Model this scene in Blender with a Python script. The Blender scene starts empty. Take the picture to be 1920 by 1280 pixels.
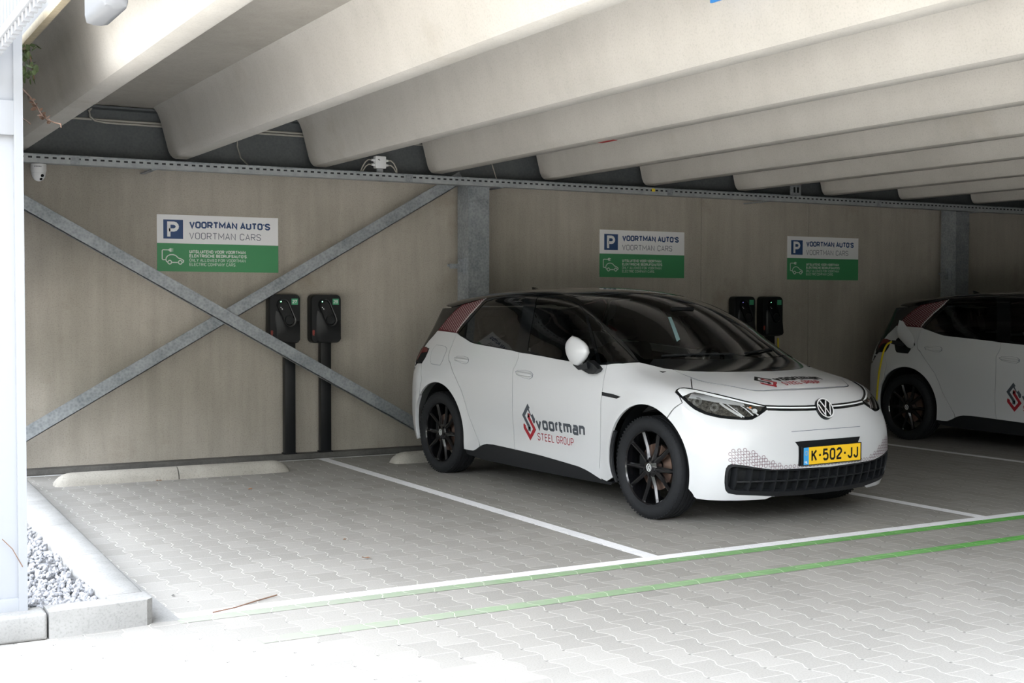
import bpy, bmesh, math, random
import numpy as np
from mathutils import Vector, Matrix, Euler
from mathutils.geometry import delaunay_2d_cdt

random.seed(7)
SC = bpy.context.scene
COL = SC.collection

# ------------------------------------------------------------------ camera
F_PX, YAW, PITCH, ROLL, CAM_H = 2395.5, 0.5117, -0.0307, 0.0015, 1.434
cam_d = bpy.data.cameras.new('camera')
cam = bpy.data.objects.new('camera', cam_d)
COL.objects.link(cam)
cam_d.sensor_fit = 'HORIZONTAL'
cam_d.sensor_width = 36.0
cam_d.lens = 36.0 * F_PX / 1920.0
cam_d.clip_start = 0.05
cam_d.clip_end = 300
fwd = Vector((math.sin(YAW) * math.cos(PITCH), math.cos(YAW) * math.cos(PITCH), math.sin(PITCH)))
rgt = Vector((math.cos(YAW), -math.sin(YAW), 0))
upv = rgt.cross(fwd)
r2 = rgt * math.cos(ROLL) + upv * math.sin(ROLL)
u2 = upv * math.cos(ROLL) - rgt * math.sin(ROLL)
cam.matrix_world = Matrix(((r2.x, u2.x, -fwd.x, 0), (r2.y, u2.y, -fwd.y, 0), (r2.z, u2.z, -fwd.z, CAM_H), (0, 0, 0, 1)))
SC.camera = cam

# ------------------------------------------------------------------ light
world = bpy.data.worlds.new('sky')
SC.world = world
world.use_nodes = True
wn = world.node_tree
wn.nodes.clear()
w_out = wn.nodes.new('ShaderNodeOutputWorld')
w_bg = wn.nodes.new('ShaderNodeBackground')
w_geo = wn.nodes.new('ShaderNodeTexCoord')
w_sep = wn.nodes.new('ShaderNodeSeparateXYZ')
w_ramp = wn.nodes.new('ShaderNodeValToRGB')
wn.links.new(w_geo.outputs['Generated'], w_sep.inputs[0])
wn.links.new(w_sep.outputs['Z'], w_ramp.inputs[0])
# tree line and houses round the car park keep the horizon darker than the sky above
_e = w_ramp.color_ramp.elements
_e[0].position = 0.0; _e[0].color = (0.10, 0.11, 0.10, 1)
_e[1].position = 1.0; _e[1].color = (0.78, 0.87, 1.0, 1)
for _p, _c in ((0.20, (0.14, 0.15, 0.14)), (0.32, (0.86, 0.89, 0.93))):
    _n = _e.new(_p); _n.color = (*_c, 1)
wn.links.new(w_ramp.outputs[0], w_bg.inputs[0])
w_bg.inputs[1].default_value = 3.2
wn.links.new(w_bg.outputs[0], w_out.inputs[0])

sun_d = bpy.data.lights.new('sun', 'SUN')
sun_d.energy = 16.0
sun_d.angle = math.radians(1.0)
sun_d.color = (1.0, 0.97, 0.93)
sun = bpy.data.objects.new('sun', sun_d)
COL.objects.link(sun)
SUN_TO = Vector((0.30, 0.55, 1.0))          # direction towards the sun
sun.rotation_euler = SUN_TO.to_track_quat('Z', 'Y').to_euler()
sun.location = (8, 14, 25)

vs = SC.view_settings
vs.view_transform = 'Standard'
vs.look = 'None'
vs.exposure = 2.12
vs.gamma = 1.0
vs.use_curve_mapping = False

# ------------------------------------------------------------------ materials
MATS = {}


class X:
    """tiny maths layer over shader nodes"""
    def __init__(s, nt, sock): s.nt, s.k = nt, sock
    def _m(s, op, *a):
        n = s.nt.nodes.new('ShaderNodeMath'); n.operation = op
        for i, v in enumerate((s,) + a):
            if isinstance(v, X): s.nt.links.new(v.k, n.inputs[i])
            else: n.inputs[i].default_value = v
        return X(s.nt, n.outputs[0])
    def __add__(s, o): return s._m('ADD', o)
    def __sub__(s, o): return s._m('SUBTRACT', o)
    def __mul__(s, o): return s._m('MULTIPLY', o)
    def __truediv__(s, o): return s._m('DIVIDE', o)
    def rnd(s): return s._m('ROUND')
    def fract(s): return s._m('FRACT')
    def floor(s): return s._m('FLOOR')
    def abs(s): return s._m('ABSOLUTE')
    def min(s, o): return s._m('MINIMUM', o)
    def max(s, o): return s._m('MAXIMUM', o)
    def lt(s, o): return s._m('LESS_THAN', o)
    def gt(s, o): return s._m('GREATER_THAN', o)
    def clamp01(s):
        r = s._m('ADD', 0.0); r.k.node.use_clamp = True
        return r


def new_mat(name):
    m = bpy.data.materials.new(name)
    m.use_nodes = True
    nt = m.node_tree
    b = nt.nodes['Principled BSDF']
    MATS[name] = m
    return m, nt, b


def pos_xyz(nt, obj=False):
    if obj:
        g = nt.nodes.new('ShaderNodeTexCoord'); k = g.outputs['Object']
    else:
        g = nt.nodes.new('ShaderNodeNewGeometry'); k = g.outputs['Position']
    s = nt.nodes.new('ShaderNodeSeparateXYZ')
    nt.links.new(k, s.inputs[0])
    return k, X(nt, s.outputs[0]), X(nt, s.outputs[1]), X(nt, s.outputs[2])


def noise(nt, vec, scale, detail=4, rough=.55, stretch=None):
    if stretch:
        mp = nt.nodes.new('ShaderNodeMapping'); mp.inputs['Scale'].default_value = stretch
        nt.links.new(vec, mp.inputs[0]); vec = mp.outputs[0]
    n = nt.nodes.new('ShaderNodeTexNoise')
    n.inputs['Scale'].default_value = scale
    n.inputs['Detail'].default_value = detail
    n.inputs['Roughness'].default_value = rough
    nt.links.new(vec, n.inputs['Vector'])
    return X(nt, n.outputs['Fac'])


def ramp(nt, x, stops):
    r = nt.nodes.new('ShaderNodeValToRGB')
    while len(r.color_ramp.elements) < len(stops): r.color_ramp.elements.new(.5)
    for e, (p, c) in zip(r.color_ramp.elements, stops):
        e.position = p; e.color = (c[0], c[1], c[2], 1)
    nt.links.new(x.k, r.inputs[0])
    return r.outputs[0]


def mixc(nt, fac, a, b, mode='MIX'):
    n = nt.nodes.new('ShaderNodeMix'); n.data_type = 'RGBA'; n.blend_type = mode
    for i, v in ((0, fac), (6, a), (7, b)):
        if isinstance(v, X): nt.links.new(v.k, n.inputs[i])
        elif isinstance(v, bpy.types.NodeSocket): nt.links.new(v, n.inputs[i])
        elif isinstance(v, (int, float)): n.inputs[i].default_value = v
        else: n.inputs[i].default_value = (v[0], v[1], v[2], 1)
    return n.outputs[2]


def bump(nt, b, h, strength=.3, dist=.01):
    n = nt.nodes.new('ShaderNodeBump')
    n.inputs['Strength'].default_value = strength
    n.inputs['Distance'].default_value = dist
    nt.links.new(h.k, n.inputs['Height'])
    nt.links.new(n.outputs[0], b.inputs['Normal'])


def simple(name, col, rough=.5, metal=0., coat=0., emit=None, var=0.0, spec=.5, vscale=30.):
    m, nt, b = new_mat(name)
    b.inputs['Base Color'].default_value = (*col, 1)
    b.inputs['Roughness'].default_value = rough
    b.inputs['Metallic'].default_value = metal
    b.inputs['Coat Weight'].default_value = coat
    b.inputs['Coat Roughness'].default_value = .03
    b.inputs['Specular IOR Level'].default_value = spec
    if emit:
        b.inputs['Emission Color'].default_value = (*emit[0], 1)
        b.inputs['Emission Strength'].default_value = emit[1]
    if var > 0:
        k, *_ = pos_xyz(nt, True)
        n = noise(nt, k, vscale)
        nt.links.new(ramp(nt, n, [(.3, [c * (1 - var) for c in col]), (.7, [min(1, c * (1 + var)) for c in col])]), b.inputs['Base Color'])
    return m


def concrete(name, lo, hi, scale=1.2, streak=.35, stain=None, rough=.85, axis=(6, 6, .6), speck=.25):
    m, nt, b = new_mat(name)
    k, x, y, z = pos_xyz(nt)
    big = noise(nt, k, scale, 6, .6)
    st = noise(nt, k, 1.6, 5, .6, axis)
    fine = noise(nt, k, 90, 3, .7)
    mixv = big * (1 - streak) + st * streak
    c = ramp(nt, mixv, [(.33, lo), (.67, hi)])
    c = mixc(nt, ((fine - .5) * speck + .5).clamp01(), (0.42, 0.42, 0.42), (0.58, 0.58, 0.58)) if False else c
    sp = ramp(nt, fine, [(.28, (1 - speck,) * 3), (.5, (1, 1, 1))])
    c = mixc(nt, 1.0, c, sp, 'MULTIPLY')
    if stain:
        s = noise(nt, k, 1.1, 5, .65)
        fac = ((s - .60) * 6).clamp01() * .45
        c = mixc(nt, fac, c, stain)
    nt.links.new(c, b.inputs['Base Color'])
    b.inputs['Roughness'].default_value = rough
    b.inputs['Specular IOR Level'].default_value = .25
    bump(nt, b, fine * .4 + big, .15, .01)
    return m


def paver_nodes(nt):
    """joint mask and per stone random value of interlocking H shaped pavers, 0.14 x 0.20 m"""
    k, x, y, z = pos_xyz(nt)
    px = (x - .100) / .14
    kk = px.rnd()
    p = y / .2 - .265
    f = (p + kk * .5).fract()
    t = (((f - .5).abs() * 4. - 1.) * 2.2).max(-1.).min(1.)
    lx = kk + t * (.0125 / .14)
    dl = (px - lx).abs() * .14
    r = kk - px.lt(lx)
    q = p + r * .5
    dc = (q.fract() - .5).abs() * .2
    nse = noise(nt, k, 60, 2)
    jl = ((dl - (nse - .5) * .004 - .0017) / .0022).clamp01() * -1. + 1.
    jc = ((dc - (nse - .5) * .004 - .0009) / .0020).clamp01() * -1. + 1.
    joint = jl.max(jc * .8)
    # dark chamfer mark where the cross joint meets the long joint
    dd = ((f - .5).abs() * .2)._m('POWER', 2.0) + dl._m('POWER', 2.0)
    dot = dd._m('SQRT').lt(.0072)
    stone = (q - .5).floor() * 7.31 + r * 3.77
    w = nt.nodes.new('ShaderNodeTexWhiteNoise'); w.noise_dimensions = '1D'
    nt.links.new(stone.k, w.inputs['W'])
    return k, joint, dot, X(nt, w.outputs['Value'])


def paving(name, lo, hi, jointc, dotv=.6, worn_glare=None):
    m, nt, b = new_mat(name)
    k, joint, dot, rv = paver_nodes(nt)
    big = noise(nt, k, .7, 4)
    fine = noise(nt, k, 130, 3, .7)
    base = ramp(nt, rv * .35 + big * .65, [(.25, lo), (.75, hi)])
    base = mixc(nt, 1.0, base, ramp(nt, fine, [(.3, (.82,) * 3), (.55, (1, 1, 1))]), 'MULTIPLY')
    c = mixc(nt, joint, base, jointc)
    if worn_glare:                                   # traffic abrasion, plus paling towards the entrance that imitates overexposed light
        _, wx, wy, wz = pos_xyz(nt)
        wear_glare = ((wx * -1. + worn_glare[0]) * worn_glare[1] + (noise(nt, k, 9, 5, .7) - .5) * .5).max(0.).min(.9)
        c = mixc(nt, wear_glare, c, mixc(nt, joint, (.27, .26, .24), (.41, .39, .36)))
    d2 = dot * noise(nt, k, 4.3, 1).gt(.5) * dotv
    c = mixc(nt, d2, c, (.03, .03, .032))
    nt.links.new(c, b.inputs['Base Color'])
    b.inputs['Roughness'].default_value = .85
    b.inputs['Specular IOR Level'].default_value = .2
    bump(nt, b, joint * -1. + fine * .15, .35, .006)
    return m


M_PAVE = paving('pavers', (.235, .225, .208), (.295, .282, .262), (.41, .392, .36))
M_WLINE = paving('white_line_paint', (.70, .70, .72), (.80, .80, .82), (.84, .83, .82), .25)
M_GLINE = paving('green_line_paint', (.085, .31, .055), (.12, .39, .08), (.30, .50, .22), .4, worn_glare=(6.6, .20))
M_WALL = concrete('wall_concrete', (.325, .298, .255), (.465, .428, .372), 1.0, .4, (.20, .15, .10))
M_BEAM = concrete('beam_concrete', (.44, .42, .385), (.55, .528, .49), .7, .25, (.34, .30, .24), speck=.15, axis=(4, 4, .8))
M_SLAB = concrete('slab_concrete', (.33, .31, .275), (.43, .405, .365), .8, .3, None, speck=.15)
M_KERB = concrete('kerb_concrete', (.20, .197, .19), (.28, .275, .265), 2.5, .2, None)
M_STOP = concrete('wheel_stop_concrete', (.27, .255, .225), (.40, .38, .34), 3.0, .2, (.2, .18, .14))
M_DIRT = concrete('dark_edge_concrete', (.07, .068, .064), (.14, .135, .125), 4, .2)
M_GRAV = concrete('gravel_stone', (.15, .155, .165), (.42, .42, .44), 38, .0, None, speck=.1)
M_GBASE = concrete('gravel_bed', (.05, .05, .05), (.16, .16, .165), 30, .0, None)


def galvanised(name, lo, hi, metal=.35, rough=.5):
    m, nt, b = new_mat(name)
    k, x, y, z = pos_xyz(nt)
    a = noise(nt, k, 5, 5, .65)
    v = nt.nodes.new('ShaderNodeTexVoronoi'); v.inputs['Scale'].default_value = 45
    nt.links.new(k, v.inputs['Vector'])
    c = ramp(nt, a * .75 + X(nt, v.outputs['Distance']) * .3, [(.3, lo), (.68, hi)])
    nt.links.new(c, b.inputs['Base Color'])
    b.inputs['Metallic'].default_value = metal
    b.inputs['Roughness'].default_value = rough
    return m


M_GALV = galvanised('galvanised_steel', (.17, .19, .205), (.34, .36, .375))
M_WEB = galvanised('primed_beam_steel', (.075, .085, .092), (.115, .125, .13), .1, .6)


def tray_mat():
    m, nt, b = new_mat('perforated_tray_steel')
    k, x, y, z = pos_xyz(nt)
    f = (x / .062).fract()
    slot = ((f - .5).abs()).lt(.25) * ((z - 2.579).abs()).lt(.0072)
    a = noise(nt, k, 7, 5, .65)
    c = ramp(nt, a, [(.3, (.27, .29, .30)), (.7, (.42, .44, .45))])
    c = mixc(nt, slot, c, (.012, .014, .016))
    nt.links.new(c, b.inputs['Base Color'])
    b.inputs['Metallic'].default_value = .25
    b.inputs['Roughness'].default_value = .5
    return m


M_TRAY = tray_mat()
M_WPAINT = simple('white_car_paint', (.56, .57, .585), .32, 0, .7)
M_BLACK = simple('gloss_black', (.004, .005, .006), .08, 0, 0., spec=.42)
M_TRIM = simple('satin_black_plastic', (.010, .011, .013), .5, spec=.3)
M_MATTE = simple('matte_black_plastic', (.006, .007, .008), .65, spec=.25)
M_INT = simple('interior_dark_fabric', (.022, .022, .024), .8, var=.2)
M_RUB = simple('tyre_rubber', (.010, .011, .013), .75, var=.15, spec=.3)
M_RIM = simple('black_alloy', (.005, .005, .006), .15, .1, .35)
M_DISC = simple('brake_disc_steel', (.30, .20, .16), .35, .85)
M_SILV = simple('silver_badge', (.76, .77, .78), .3, .15)
M_WHITE = simple('white_plastic', (.74, .75, .76), .4)
M_WSTEEL = simple('white_coated_steel', (.235, .243, .258), .5, spec=.2)
M_DRL = simple('daylight_strip_white', (.80, .82, .84), .2, coat=.5)
M_CHROME = simple('chrome_reflector', (.72, .73, .74), .28, .45)
M_LAMPIN = simple('lamp_interior', (.11, .105, .095), .25, .4, var=.9, vscale=80)
M_BOWL = simple('lamp_bowl_grey', (.28, .28, .27), .25, .4, var=.5, vscale=60)
M_AMBER = simple('amber_reflector', (.75, .22, .05), .3)
M_YEL = simple('plate_yellow', (.85, .52, .02), .4)
M_BLUE = simple('plate_blue', (.05, .33, .68), .4)
M_INK = simple('black_lettering', (.006, .006, .007), .5)
M_NAVY = simple('navy_print', (.025, .065, .175), .5)
M_SGREY = simple('grey_print', (.10, .12, .16), .5)
M_SWHITE = simple('sign_white', (.80, .80, .81), .45)
M_SGREEN = simple('sign_green', (.055, .27, .11), .45)
M_SLETTER = simple('sign_white_print', (.64, .70, .65), .5)
M_LGREY = simple('slate_lettering', (.055, .065, .08), .45)
M_LRED = simple('dark_red_lettering', (.30, .012, .022), .45)
M_DRED = simple('dark_red_film', (.085, .006, .012), .5, spec=.3)
M_PINK = simple('pale_dot_film', (.50, .44, .44), .5)
M_HEX = simple('mauve_ring_print', (.19, .13, .15), .5)
M_DEEP = simple('grille_depth_black', (.003, .003, .004), .8, spec=.1)
M_TAILR = simple('tail_lamp_red', (.09, .004, .006), .15)
M_CHBLK = simple('charger_black', (.006, .007, .008), .40, spec=.35)
M_CHGLO = simple('charger_gloss_black', (.004, .005, .006), .25)
M_LEDG = simple('led_green', (.1, .8, .3), .4, emit=((.25, 1., .45), 2.0))
M_LEDB = simple('led_blue', (.2, .2, .8), .4, emit=((.35, .3, 1.), .6))
M_STICK = simple('green_sticker', (.06, .33, .17), .5)
M_ORANGE = simple('red_maker_print', (.36, .06, .045), .5)
M_CABY = simple('yellow_cable', (.62, .48, .01), .5)
M_CABW = simple('pale_conduit', (.42, .40, .36), .55)
M_FASC = simple('white_fascia_panel', (.36, .37, .385), .5)
M_STRIP = simple('cream_edge_strip', (.42, .36, .25), .6, var=.12)
M_GRN = simple('vine_green', (.085, .125, .045), .6, var=.35)
M_TWIG = simple('vine_twig', (.15, .085, .055), .7, var=.2)
M_LEAF = simple('dry_leaf_brown', (.22, .10, .045), .8, var=.3)
M_REDP = simple('red_paint', (.35, .02, .02), .6)
M_BPLATE = simple('blue_sign_face', (.04, .25, .66), .4)
M_YDOT = simple('yellow_tag', (.75, .58, .03), .5)
M_TEAL = simple('pale_teal_strip', (.20, .32, .33), .5)


def glass(name, tint, refl=1.0):
    m = bpy.data.materials.new(name); m.use_nodes = True
    nt = m.node_tree; nt.nodes.clear()
    o = nt.nodes.new('ShaderNodeOutputMaterial')
    mix = nt.nodes.new('ShaderNodeMixShader')
    tr = nt.nodes.new('ShaderNodeBsdfTransparent'); tr.inputs[0].default_value = (*tint, 1)
    gl = nt.nodes.new('ShaderNodeBsdfGlossy'); gl.inputs['Roughness'].default_value = .02
    gl.inputs['Color'].default_value = (refl, refl, refl, 1)
    fr = nt.nodes.new('ShaderNodeFresnel'); fr.inputs['IOR'].default_value = 1.5
    nt.links.new(fr.outputs[0], mix.inputs[0])
    nt.links.new(tr.outputs[0], mix.inputs[1]); nt.links.new(gl.outputs[0], mix.inputs[2])
    nt.links.new(mix.outputs[0], o.inputs[0])
    MATS[name] = m
    return m


M_GLASS = glass('tinted_side_glass', (.22, .25, .25))
M_WIND = glass('windscreen_glass', (.55, .60, .58))
M_LENS = glass('clear_lens', (.93, .94, .94))


# ------------------------------------------------------------------ mesh helpers
def link_mesh(name, V, Fc, mat, parent=None, smooth=False, angle=None, normals=None, loc=None):
    me = bpy.data.meshes.new(name)
    me.from_pydata([tuple(v) for v in V], [], [tuple(f) for f in Fc])
    mats = mat if isinstance(mat, (list, tuple)) else [mat]
    for m in mats: me.materials.append(m)
    me.update()
    if smooth or angle:
        me.polygons.foreach_set('use_smooth', [True] * len(me.polygons))
        if angle: me.set_sharp_from_angle(angle=math.radians(angle))
    if normals is not None:
        me.polygons.foreach_set('use_smooth', [True] * len(me.polygons))
        me.normals_split_custom_set_from_vertices([tuple(n) for n in normals])
    o = bpy.data.objects.new(name, me)
    COL.objects.link(o)
    if parent is not None: o.parent = parent
    if loc is not None: o.location = loc
    return o


class MB:
    def __init__(s): s.v = []; s.f = []
    def add(s, V, Fc):
        n = len(s.v); s.v += [tuple(map(float, p)) for p in V]; s.f += [tuple(i + n for i in f) for f in Fc]
        return s
    def box(s, x0, x1, y0, y1, z0, z1, bev=0.0, mat4=None):
        bm = bmesh.new()
        bmesh.ops.create_cube(bm, size=1.0)
        for v in bm.verts:
            v.co = Vector(((x0 + x1) / 2 + v.co.x * (x1 - x0), (y0 + y1) / 2 + v.co.y * (y1 - y0), (z0 + z1) / 2 + v.co.z * (z1 - z0)))
        if bev > 0:
            bmesh.ops.bevel(bm, geom=bm.edges[:], offset=bev, segments=2, affect='EDGES', profile=.6)
        if mat4 is not None: bm.transform(mat4)
        bm.verts.index_update()
        s.add([v.co[:] for v in bm.verts], [[v.index for v in f.verts] for f in bm.faces])
        bm.free(); return s
    def prism(s, poly, a0, a1, axis='y'):
        """extrude a 2D polygon along an axis"""
        n = len(poly)
        def P(p, a):
            return {'y': (p[0], a, p[1]), 'x': (a, p[0], p[1]), 'z': (p[0], p[1], a)}[axis]
        V = [P(p, a0) for p in poly] + [P(p, a1) for p in poly]
        Fc = [(i, (i + 1) % n, n + (i + 1) % n, n + i) for i in range(n)] + [tuple(range(n))[::-1], tuple(range(n, 2 * n))]
        return s.add(V, Fc)
    def tube(s, pts, r, seg=8, cap=True):
        pts = [Vector(p) for p in pts]; V = []; Fc = []
        up = Vector((0.13, .27, .95)).normalized()
        for i, p in enumerate(pts):
            d = (pts[min(i + 1, len(pts) - 1)] - pts[max(i - 1, 0)]).normalized()
            a = d.cross(up)
            if a.length < .05: a = d.cross(Vector((1, 0, 0)))
            a.normalize(); b = a.cross(d)
            rr = r[i] if isinstance(r, (list, tuple)) else r
            for j in range(seg):
                t = 2 * math.pi * j / seg
                V.append(p + a * math.cos(t) * rr + b * math.sin(t) * rr)
        for i in range(len(pts) - 1):
            for j in range(seg):
                k = (j + 1) % seg
                Fc.append((i * seg + j, i * seg + k, (i + 1) * seg + k, (i + 1) * seg + j))
        if cap:
            Fc.append(tuple(range(seg))[::-1]); Fc.append(tuple(range((len(pts) - 1) * seg, len(pts) * seg)))
        return s.add(V, Fc)
    def lathe(s, prof, seg=48, axis='y', a0=0., a1=2 * math.pi):
        """prof: list of (radius, along)"""
        full = abs(a1 - a0 - 2 * math.pi) < 1e-6
        cols = seg if full else seg + 1
        V = []; Fc = []
        for j in range(cols):
            t = a0 + (a1 - a0) * j / seg
            for r, h in prof:
                c, q = r * math.cos(t), r * math.sin(t)
                V.append({'y': (c, h, q), 'x': (h, c, q), 'z': (c, q, h)}[axis])
        n = len(prof)
        for j in range(seg):
            k = (j + 1) % cols
            for i in range(n - 1):
                Fc.append((j * n + i, k * n + i, k * n + i + 1, j * n + i + 1))
        return s.add(V, Fc)
    def build(s, name, mat, parent=None, angle=30, smooth=True, loc=None, recalc=True):
        o = link_mesh(name, s.v, s.f, mat, parent, loc=loc)
        me = o.data
        if recalc:
            bm = bmesh.new(); bm.from_mesh(me)
            bmesh.ops.recalc_face_normals(bm, faces=bm.faces[:])
            bm.to_mesh(me); bm.free()
        if smooth:
            me.polygons.foreach_set('use_smooth', [True] * len(me.polygons))
            me.set_sharp_from_angle(angle=math.radians(angle))
        return o


def thing(name, label, cat, loc=(0, 0, 0), rz=0., group=None):
    o = bpy.data.objects.new(name, None)
    COL.objects.link(o)
    o.empty_display_size = .1
    o.location = loc; o.rotation_euler = (0, 0, rz)
    o['label'] = label; o['category'] = cat
    if group: o['group'] = group
    return o


def tag(o, label, cat, group=None, kind=None):
    o['label'] = label; o['category'] = cat
    if group: o['group'] = group
    if kind: o['kind'] = kind
    return o


def struct(o):
    o['kind'] = 'structure'
    return o


# ------------------------------------------------------------------ stroke lettering
def _g(s):
    out = []
    for pl in s.split('|'):
        closed = pl.endswith('*')
        pts = [tuple(float(c) for c in t.split(',')) for t in pl.rstrip('*').split()]
        out.append((pts, closed))
    return out


O_ = '1,0 3,0 4,1 4,5 3,6 1,6 0,5 0,1*'
GL = {
    'A': ('0,0 2,6 4,0|.8,1.8 3.2,1.8', 4), 'B': ('0,0 0,6 3,6 4,5.2 4,4 3,3.2 0,3.2|3,3.2 4,2.4 4,1 3,0 0,0', 4),
    'C': ('4,4.6 4,5 3,6 1,6 0,5 0,1 1,0 3,0 4,1 4,1.4', 4), 'D': ('0,0 0,6 3,6 4,5 4,1 3,0*', 4),
    'E': ('3.7,6 0,6 0,0 3.7,0|0,3.1 3.2,3.1', 3.7), 'F': ('3.7,6 0,6 0,0|0,3.1 3.2,3.1', 3.7),
    'G': ('4,4.6 4,5 3,6 1,6 0,5 0,1 1,0 3,0 4,1 4,2.9 2.3,2.9', 4), 'H': ('0,0 0,6|4,0 4,6|0,3.1 4,3.1', 4),
    'I': ('0,0 0,6', 0), 'J': ('3.2,6 3.2,1 2.2,0 1,0 0,1 0,1.5', 3.2), 'K': ('0,0 0,6|4,6 0,2.6|1.4,3.8 4,0', 4),
    'L': ('0,6 0,0 3.6,0', 3.6), 'M': ('0,0 0,6 2.6,1.8 5.2,6 5.2,0', 5.2), 'N': ('0,0 0,6 4,0 4,6', 4),
    'O': (O_, 4), 'P': ('0,0 0,6 3,6 4,5 4,3.6 3,2.6 0,2.6', 4), 'R': ('0,0 0,6 3,6 4,5 4,3.7 3,2.7 0,2.7|2,2.7 4,0', 4),
    'S': ('4,4.7 4,5 3,6 1,6 0,5 0,4.2 .8,3.3 3.2,2.7 4,1.9 4,1 3,0 1,0 0,1 0,1.3', 4), 'T': ('0,6 4,6|2,6 2,0', 4),
    'U': ('0,6 0,1 1,0 3,0 4,1 4,6', 4), 'V': ('0,6 2,0 4,6', 4), 'W': ('0,6 1.4,0 2.8,4.6 4.2,0 5.6,6', 5.6),
    'Y': ('0,6 2,2.7 4,6|2,2.7 2,0', 4), "'": ('0,6 0,4.6', 0), '.': ('0,0 0,.35', 0), '-': ('0,2.9 1.8,2.9', 1.8),
    '0': (O_, 4), '2': ('0,4.9 0,5 1,6 3,6 4,5 4,4 0,.9 0,0 4,0', 4), '5': ('3.7,6 .3,6 0,3.3 1,3.7 3,3.7 4,2.7 4,1 3,0 1,0 0,.9', 4),
    '7': ('0,6 4,6 1.3,0', 4), '8': ('1,3.2 0,4 0,5.2 1,6 3,6 4,5.2 4,4 3,3.2*|1,3.2 0,2.4 0,1 1,0 3,0 4,1 4,2.4 3,3.2*', 4),
    'v': ('0,4.6 1.6,0 3.2,4.6', 3.2), 'o': ('.5,0 2.6,0 3.1,.5 3.1,4.1 2.6,4.6 .5,4.6 0,4.1 0,.5*', 3.1),
    'r': ('0,0 0,4 .6,4.6 1.5,4.6', 1.1), 't': ('0,6 0,.7 .7,0 1.5,0|0,4.6 1.5,4.6', 1.3),
    'm': ('0,0 0,4.6 4.6,4.6 5.2,4 5.2,0|2.6,4.6 2.6,0', 5.2),
    'a': ('.2,4.6 2.5,4.6 3.1,4 3.1,0 .6,0 0,.6 0,2 .6,2.6 3.1,2.6', 3.1), 'n': ('0,0 0,4.6 2.5,4.6 3.1,4 3.1,0', 3.1),
}
GL = {k: (_g(v[0]), v[1]) for k, v in GL.items()}


def ribbon(pts, closed, w, maxlen=1e9):
    """mitred ribbon, returns verts 2D and quads"""
    P = []
    n = len(pts)
    for i in range(n if closed else n - 1):
        a = np.array(pts[i]); b = np.array(pts[(i + 1) % n])
        k = max(1, int(np.ceil(np.linalg.norm(b - a) / maxlen)))
        for j in range(k): P.append(a + (b - a) * j / k)
    if not closed: P.append(np.array(pts[-1]))
    n = len(P); V = []
    for i in range(n):
        pr = P[i - 1] if (closed or i > 0) else None
        nx = P[(i + 1) % n] if (closed or i < n - 1) else None
        d1 = (P[i] - pr) / (np.linalg.norm(P[i] - pr) + 1e-12) if pr is not None else None
        d2 = (nx - P[i]) / (np.linalg.norm(nx - P[i]) + 1e-12) if nx is not None else None
        if d1 is None: d1 = d2
        if d2 is None: d2 = d1
        n1 = np.array((-d1[1], d1[0])); n2 = np.array((-d2[1], d2[0]))
        m = n1 + n2; L = np.linalg.norm(m)
        m = n1 if L < 1e-6 else m / L
        c = max(.45, float(m @ n1))
        V += [P[i] + m * w / 2 / c, P[i] - m * w / 2 / c]
    Fc = []
    for i in range(n if closed else n - 1):
        k = (i + 1) % n
        Fc.append((2 * i, 2 * i + 1, 2 * k + 1, 2 * k))
    return V, Fc


def text2d(txt, x0, y0, width, height, stroke, gap=1.5, maxlen=1e9, capu=6.0):
    """text fitted into width x height, lower left at x0,y0; returns V2,F"""
    cur = 0.; items = []
    for ch in txt:
        if ch == ' ': cur += 2.6; continue
        g, w = GL[ch]
        items.append((cur, g)); cur += w + gap
    cur -= gap
    sx = (width - stroke) / cur; sy = (height - stroke) / capu
    V = []; Fc = []
    for cx, g in items:
        for pts, closed in g:
            q = [(x0 + stroke / 2 + (cx + p[0]) * sx, y0 + stroke / 2 + p[1] * sy) for p in pts]
            v, f = ribbon(q, closed, stroke, maxlen)
            n = len(V); V += v; Fc += [tuple(i + n for i in t) for t in f]
    return V, Fc


def merge2d(*items):
    V = []; Fc = []
    for v, f in items:
        n = len(V); V += list(v); Fc += [tuple(i + n for i in t) for t in f]
    return V, Fc


def disc2d(cx, cy, r, seg=16):
    V = [(cx + r * math.cos(2 * math.pi * i / seg), cy + r * math.sin(2 * math.pi * i / seg)) for i in range(seg)]
    return V, [tuple(range(seg))]


def ring2d(cx, cy, r0, r1, seg=24):
    V = []
    for i in range(seg):
        t = 2 * math.pi * i / seg
        V += [(cx + r0 * math.cos(t), cy + r0 * math.sin(t)), (cx + r1 * math.cos(t), cy + r1 * math.sin(t))]
    return V, [(2 * i, 2 * i + 1, 2 * ((i + 1) % seg) + 1, 2 * ((i + 1) % seg)) for i in range(seg)]

# ================================================================== SETTING
YW = 11.19
YD = 2.7          # front edge of the deck
# floor
mb = MB(); mb.add([(-14, -14, 0), (46, -14, 0), (46, YW + .3, 0), (-14, YW + .3, 0)], [(0, 1, 2, 3)])
struct(mb.build('floor', M_PAVE, smooth=False))

# back wall in precast panels with open joints
xs = [-1.0, 5.72, 8.654, 10.205, 12.35, 16.0, 20., 24., 28., 34., 45.]
for a, b in zip(xs[:-1], xs[1:]):
    m = MB().box(a + .003, b - .003, YW, YW + .18, 0.0, 2.62, .003)
    struct(m.build('wall_back', M_WALL, smooth=False))
struct(MB().box(-1., 45, YW + .19, YW + .25, 0, 4.0).build('wall_back', M_DIRT, smooth=False))
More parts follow.
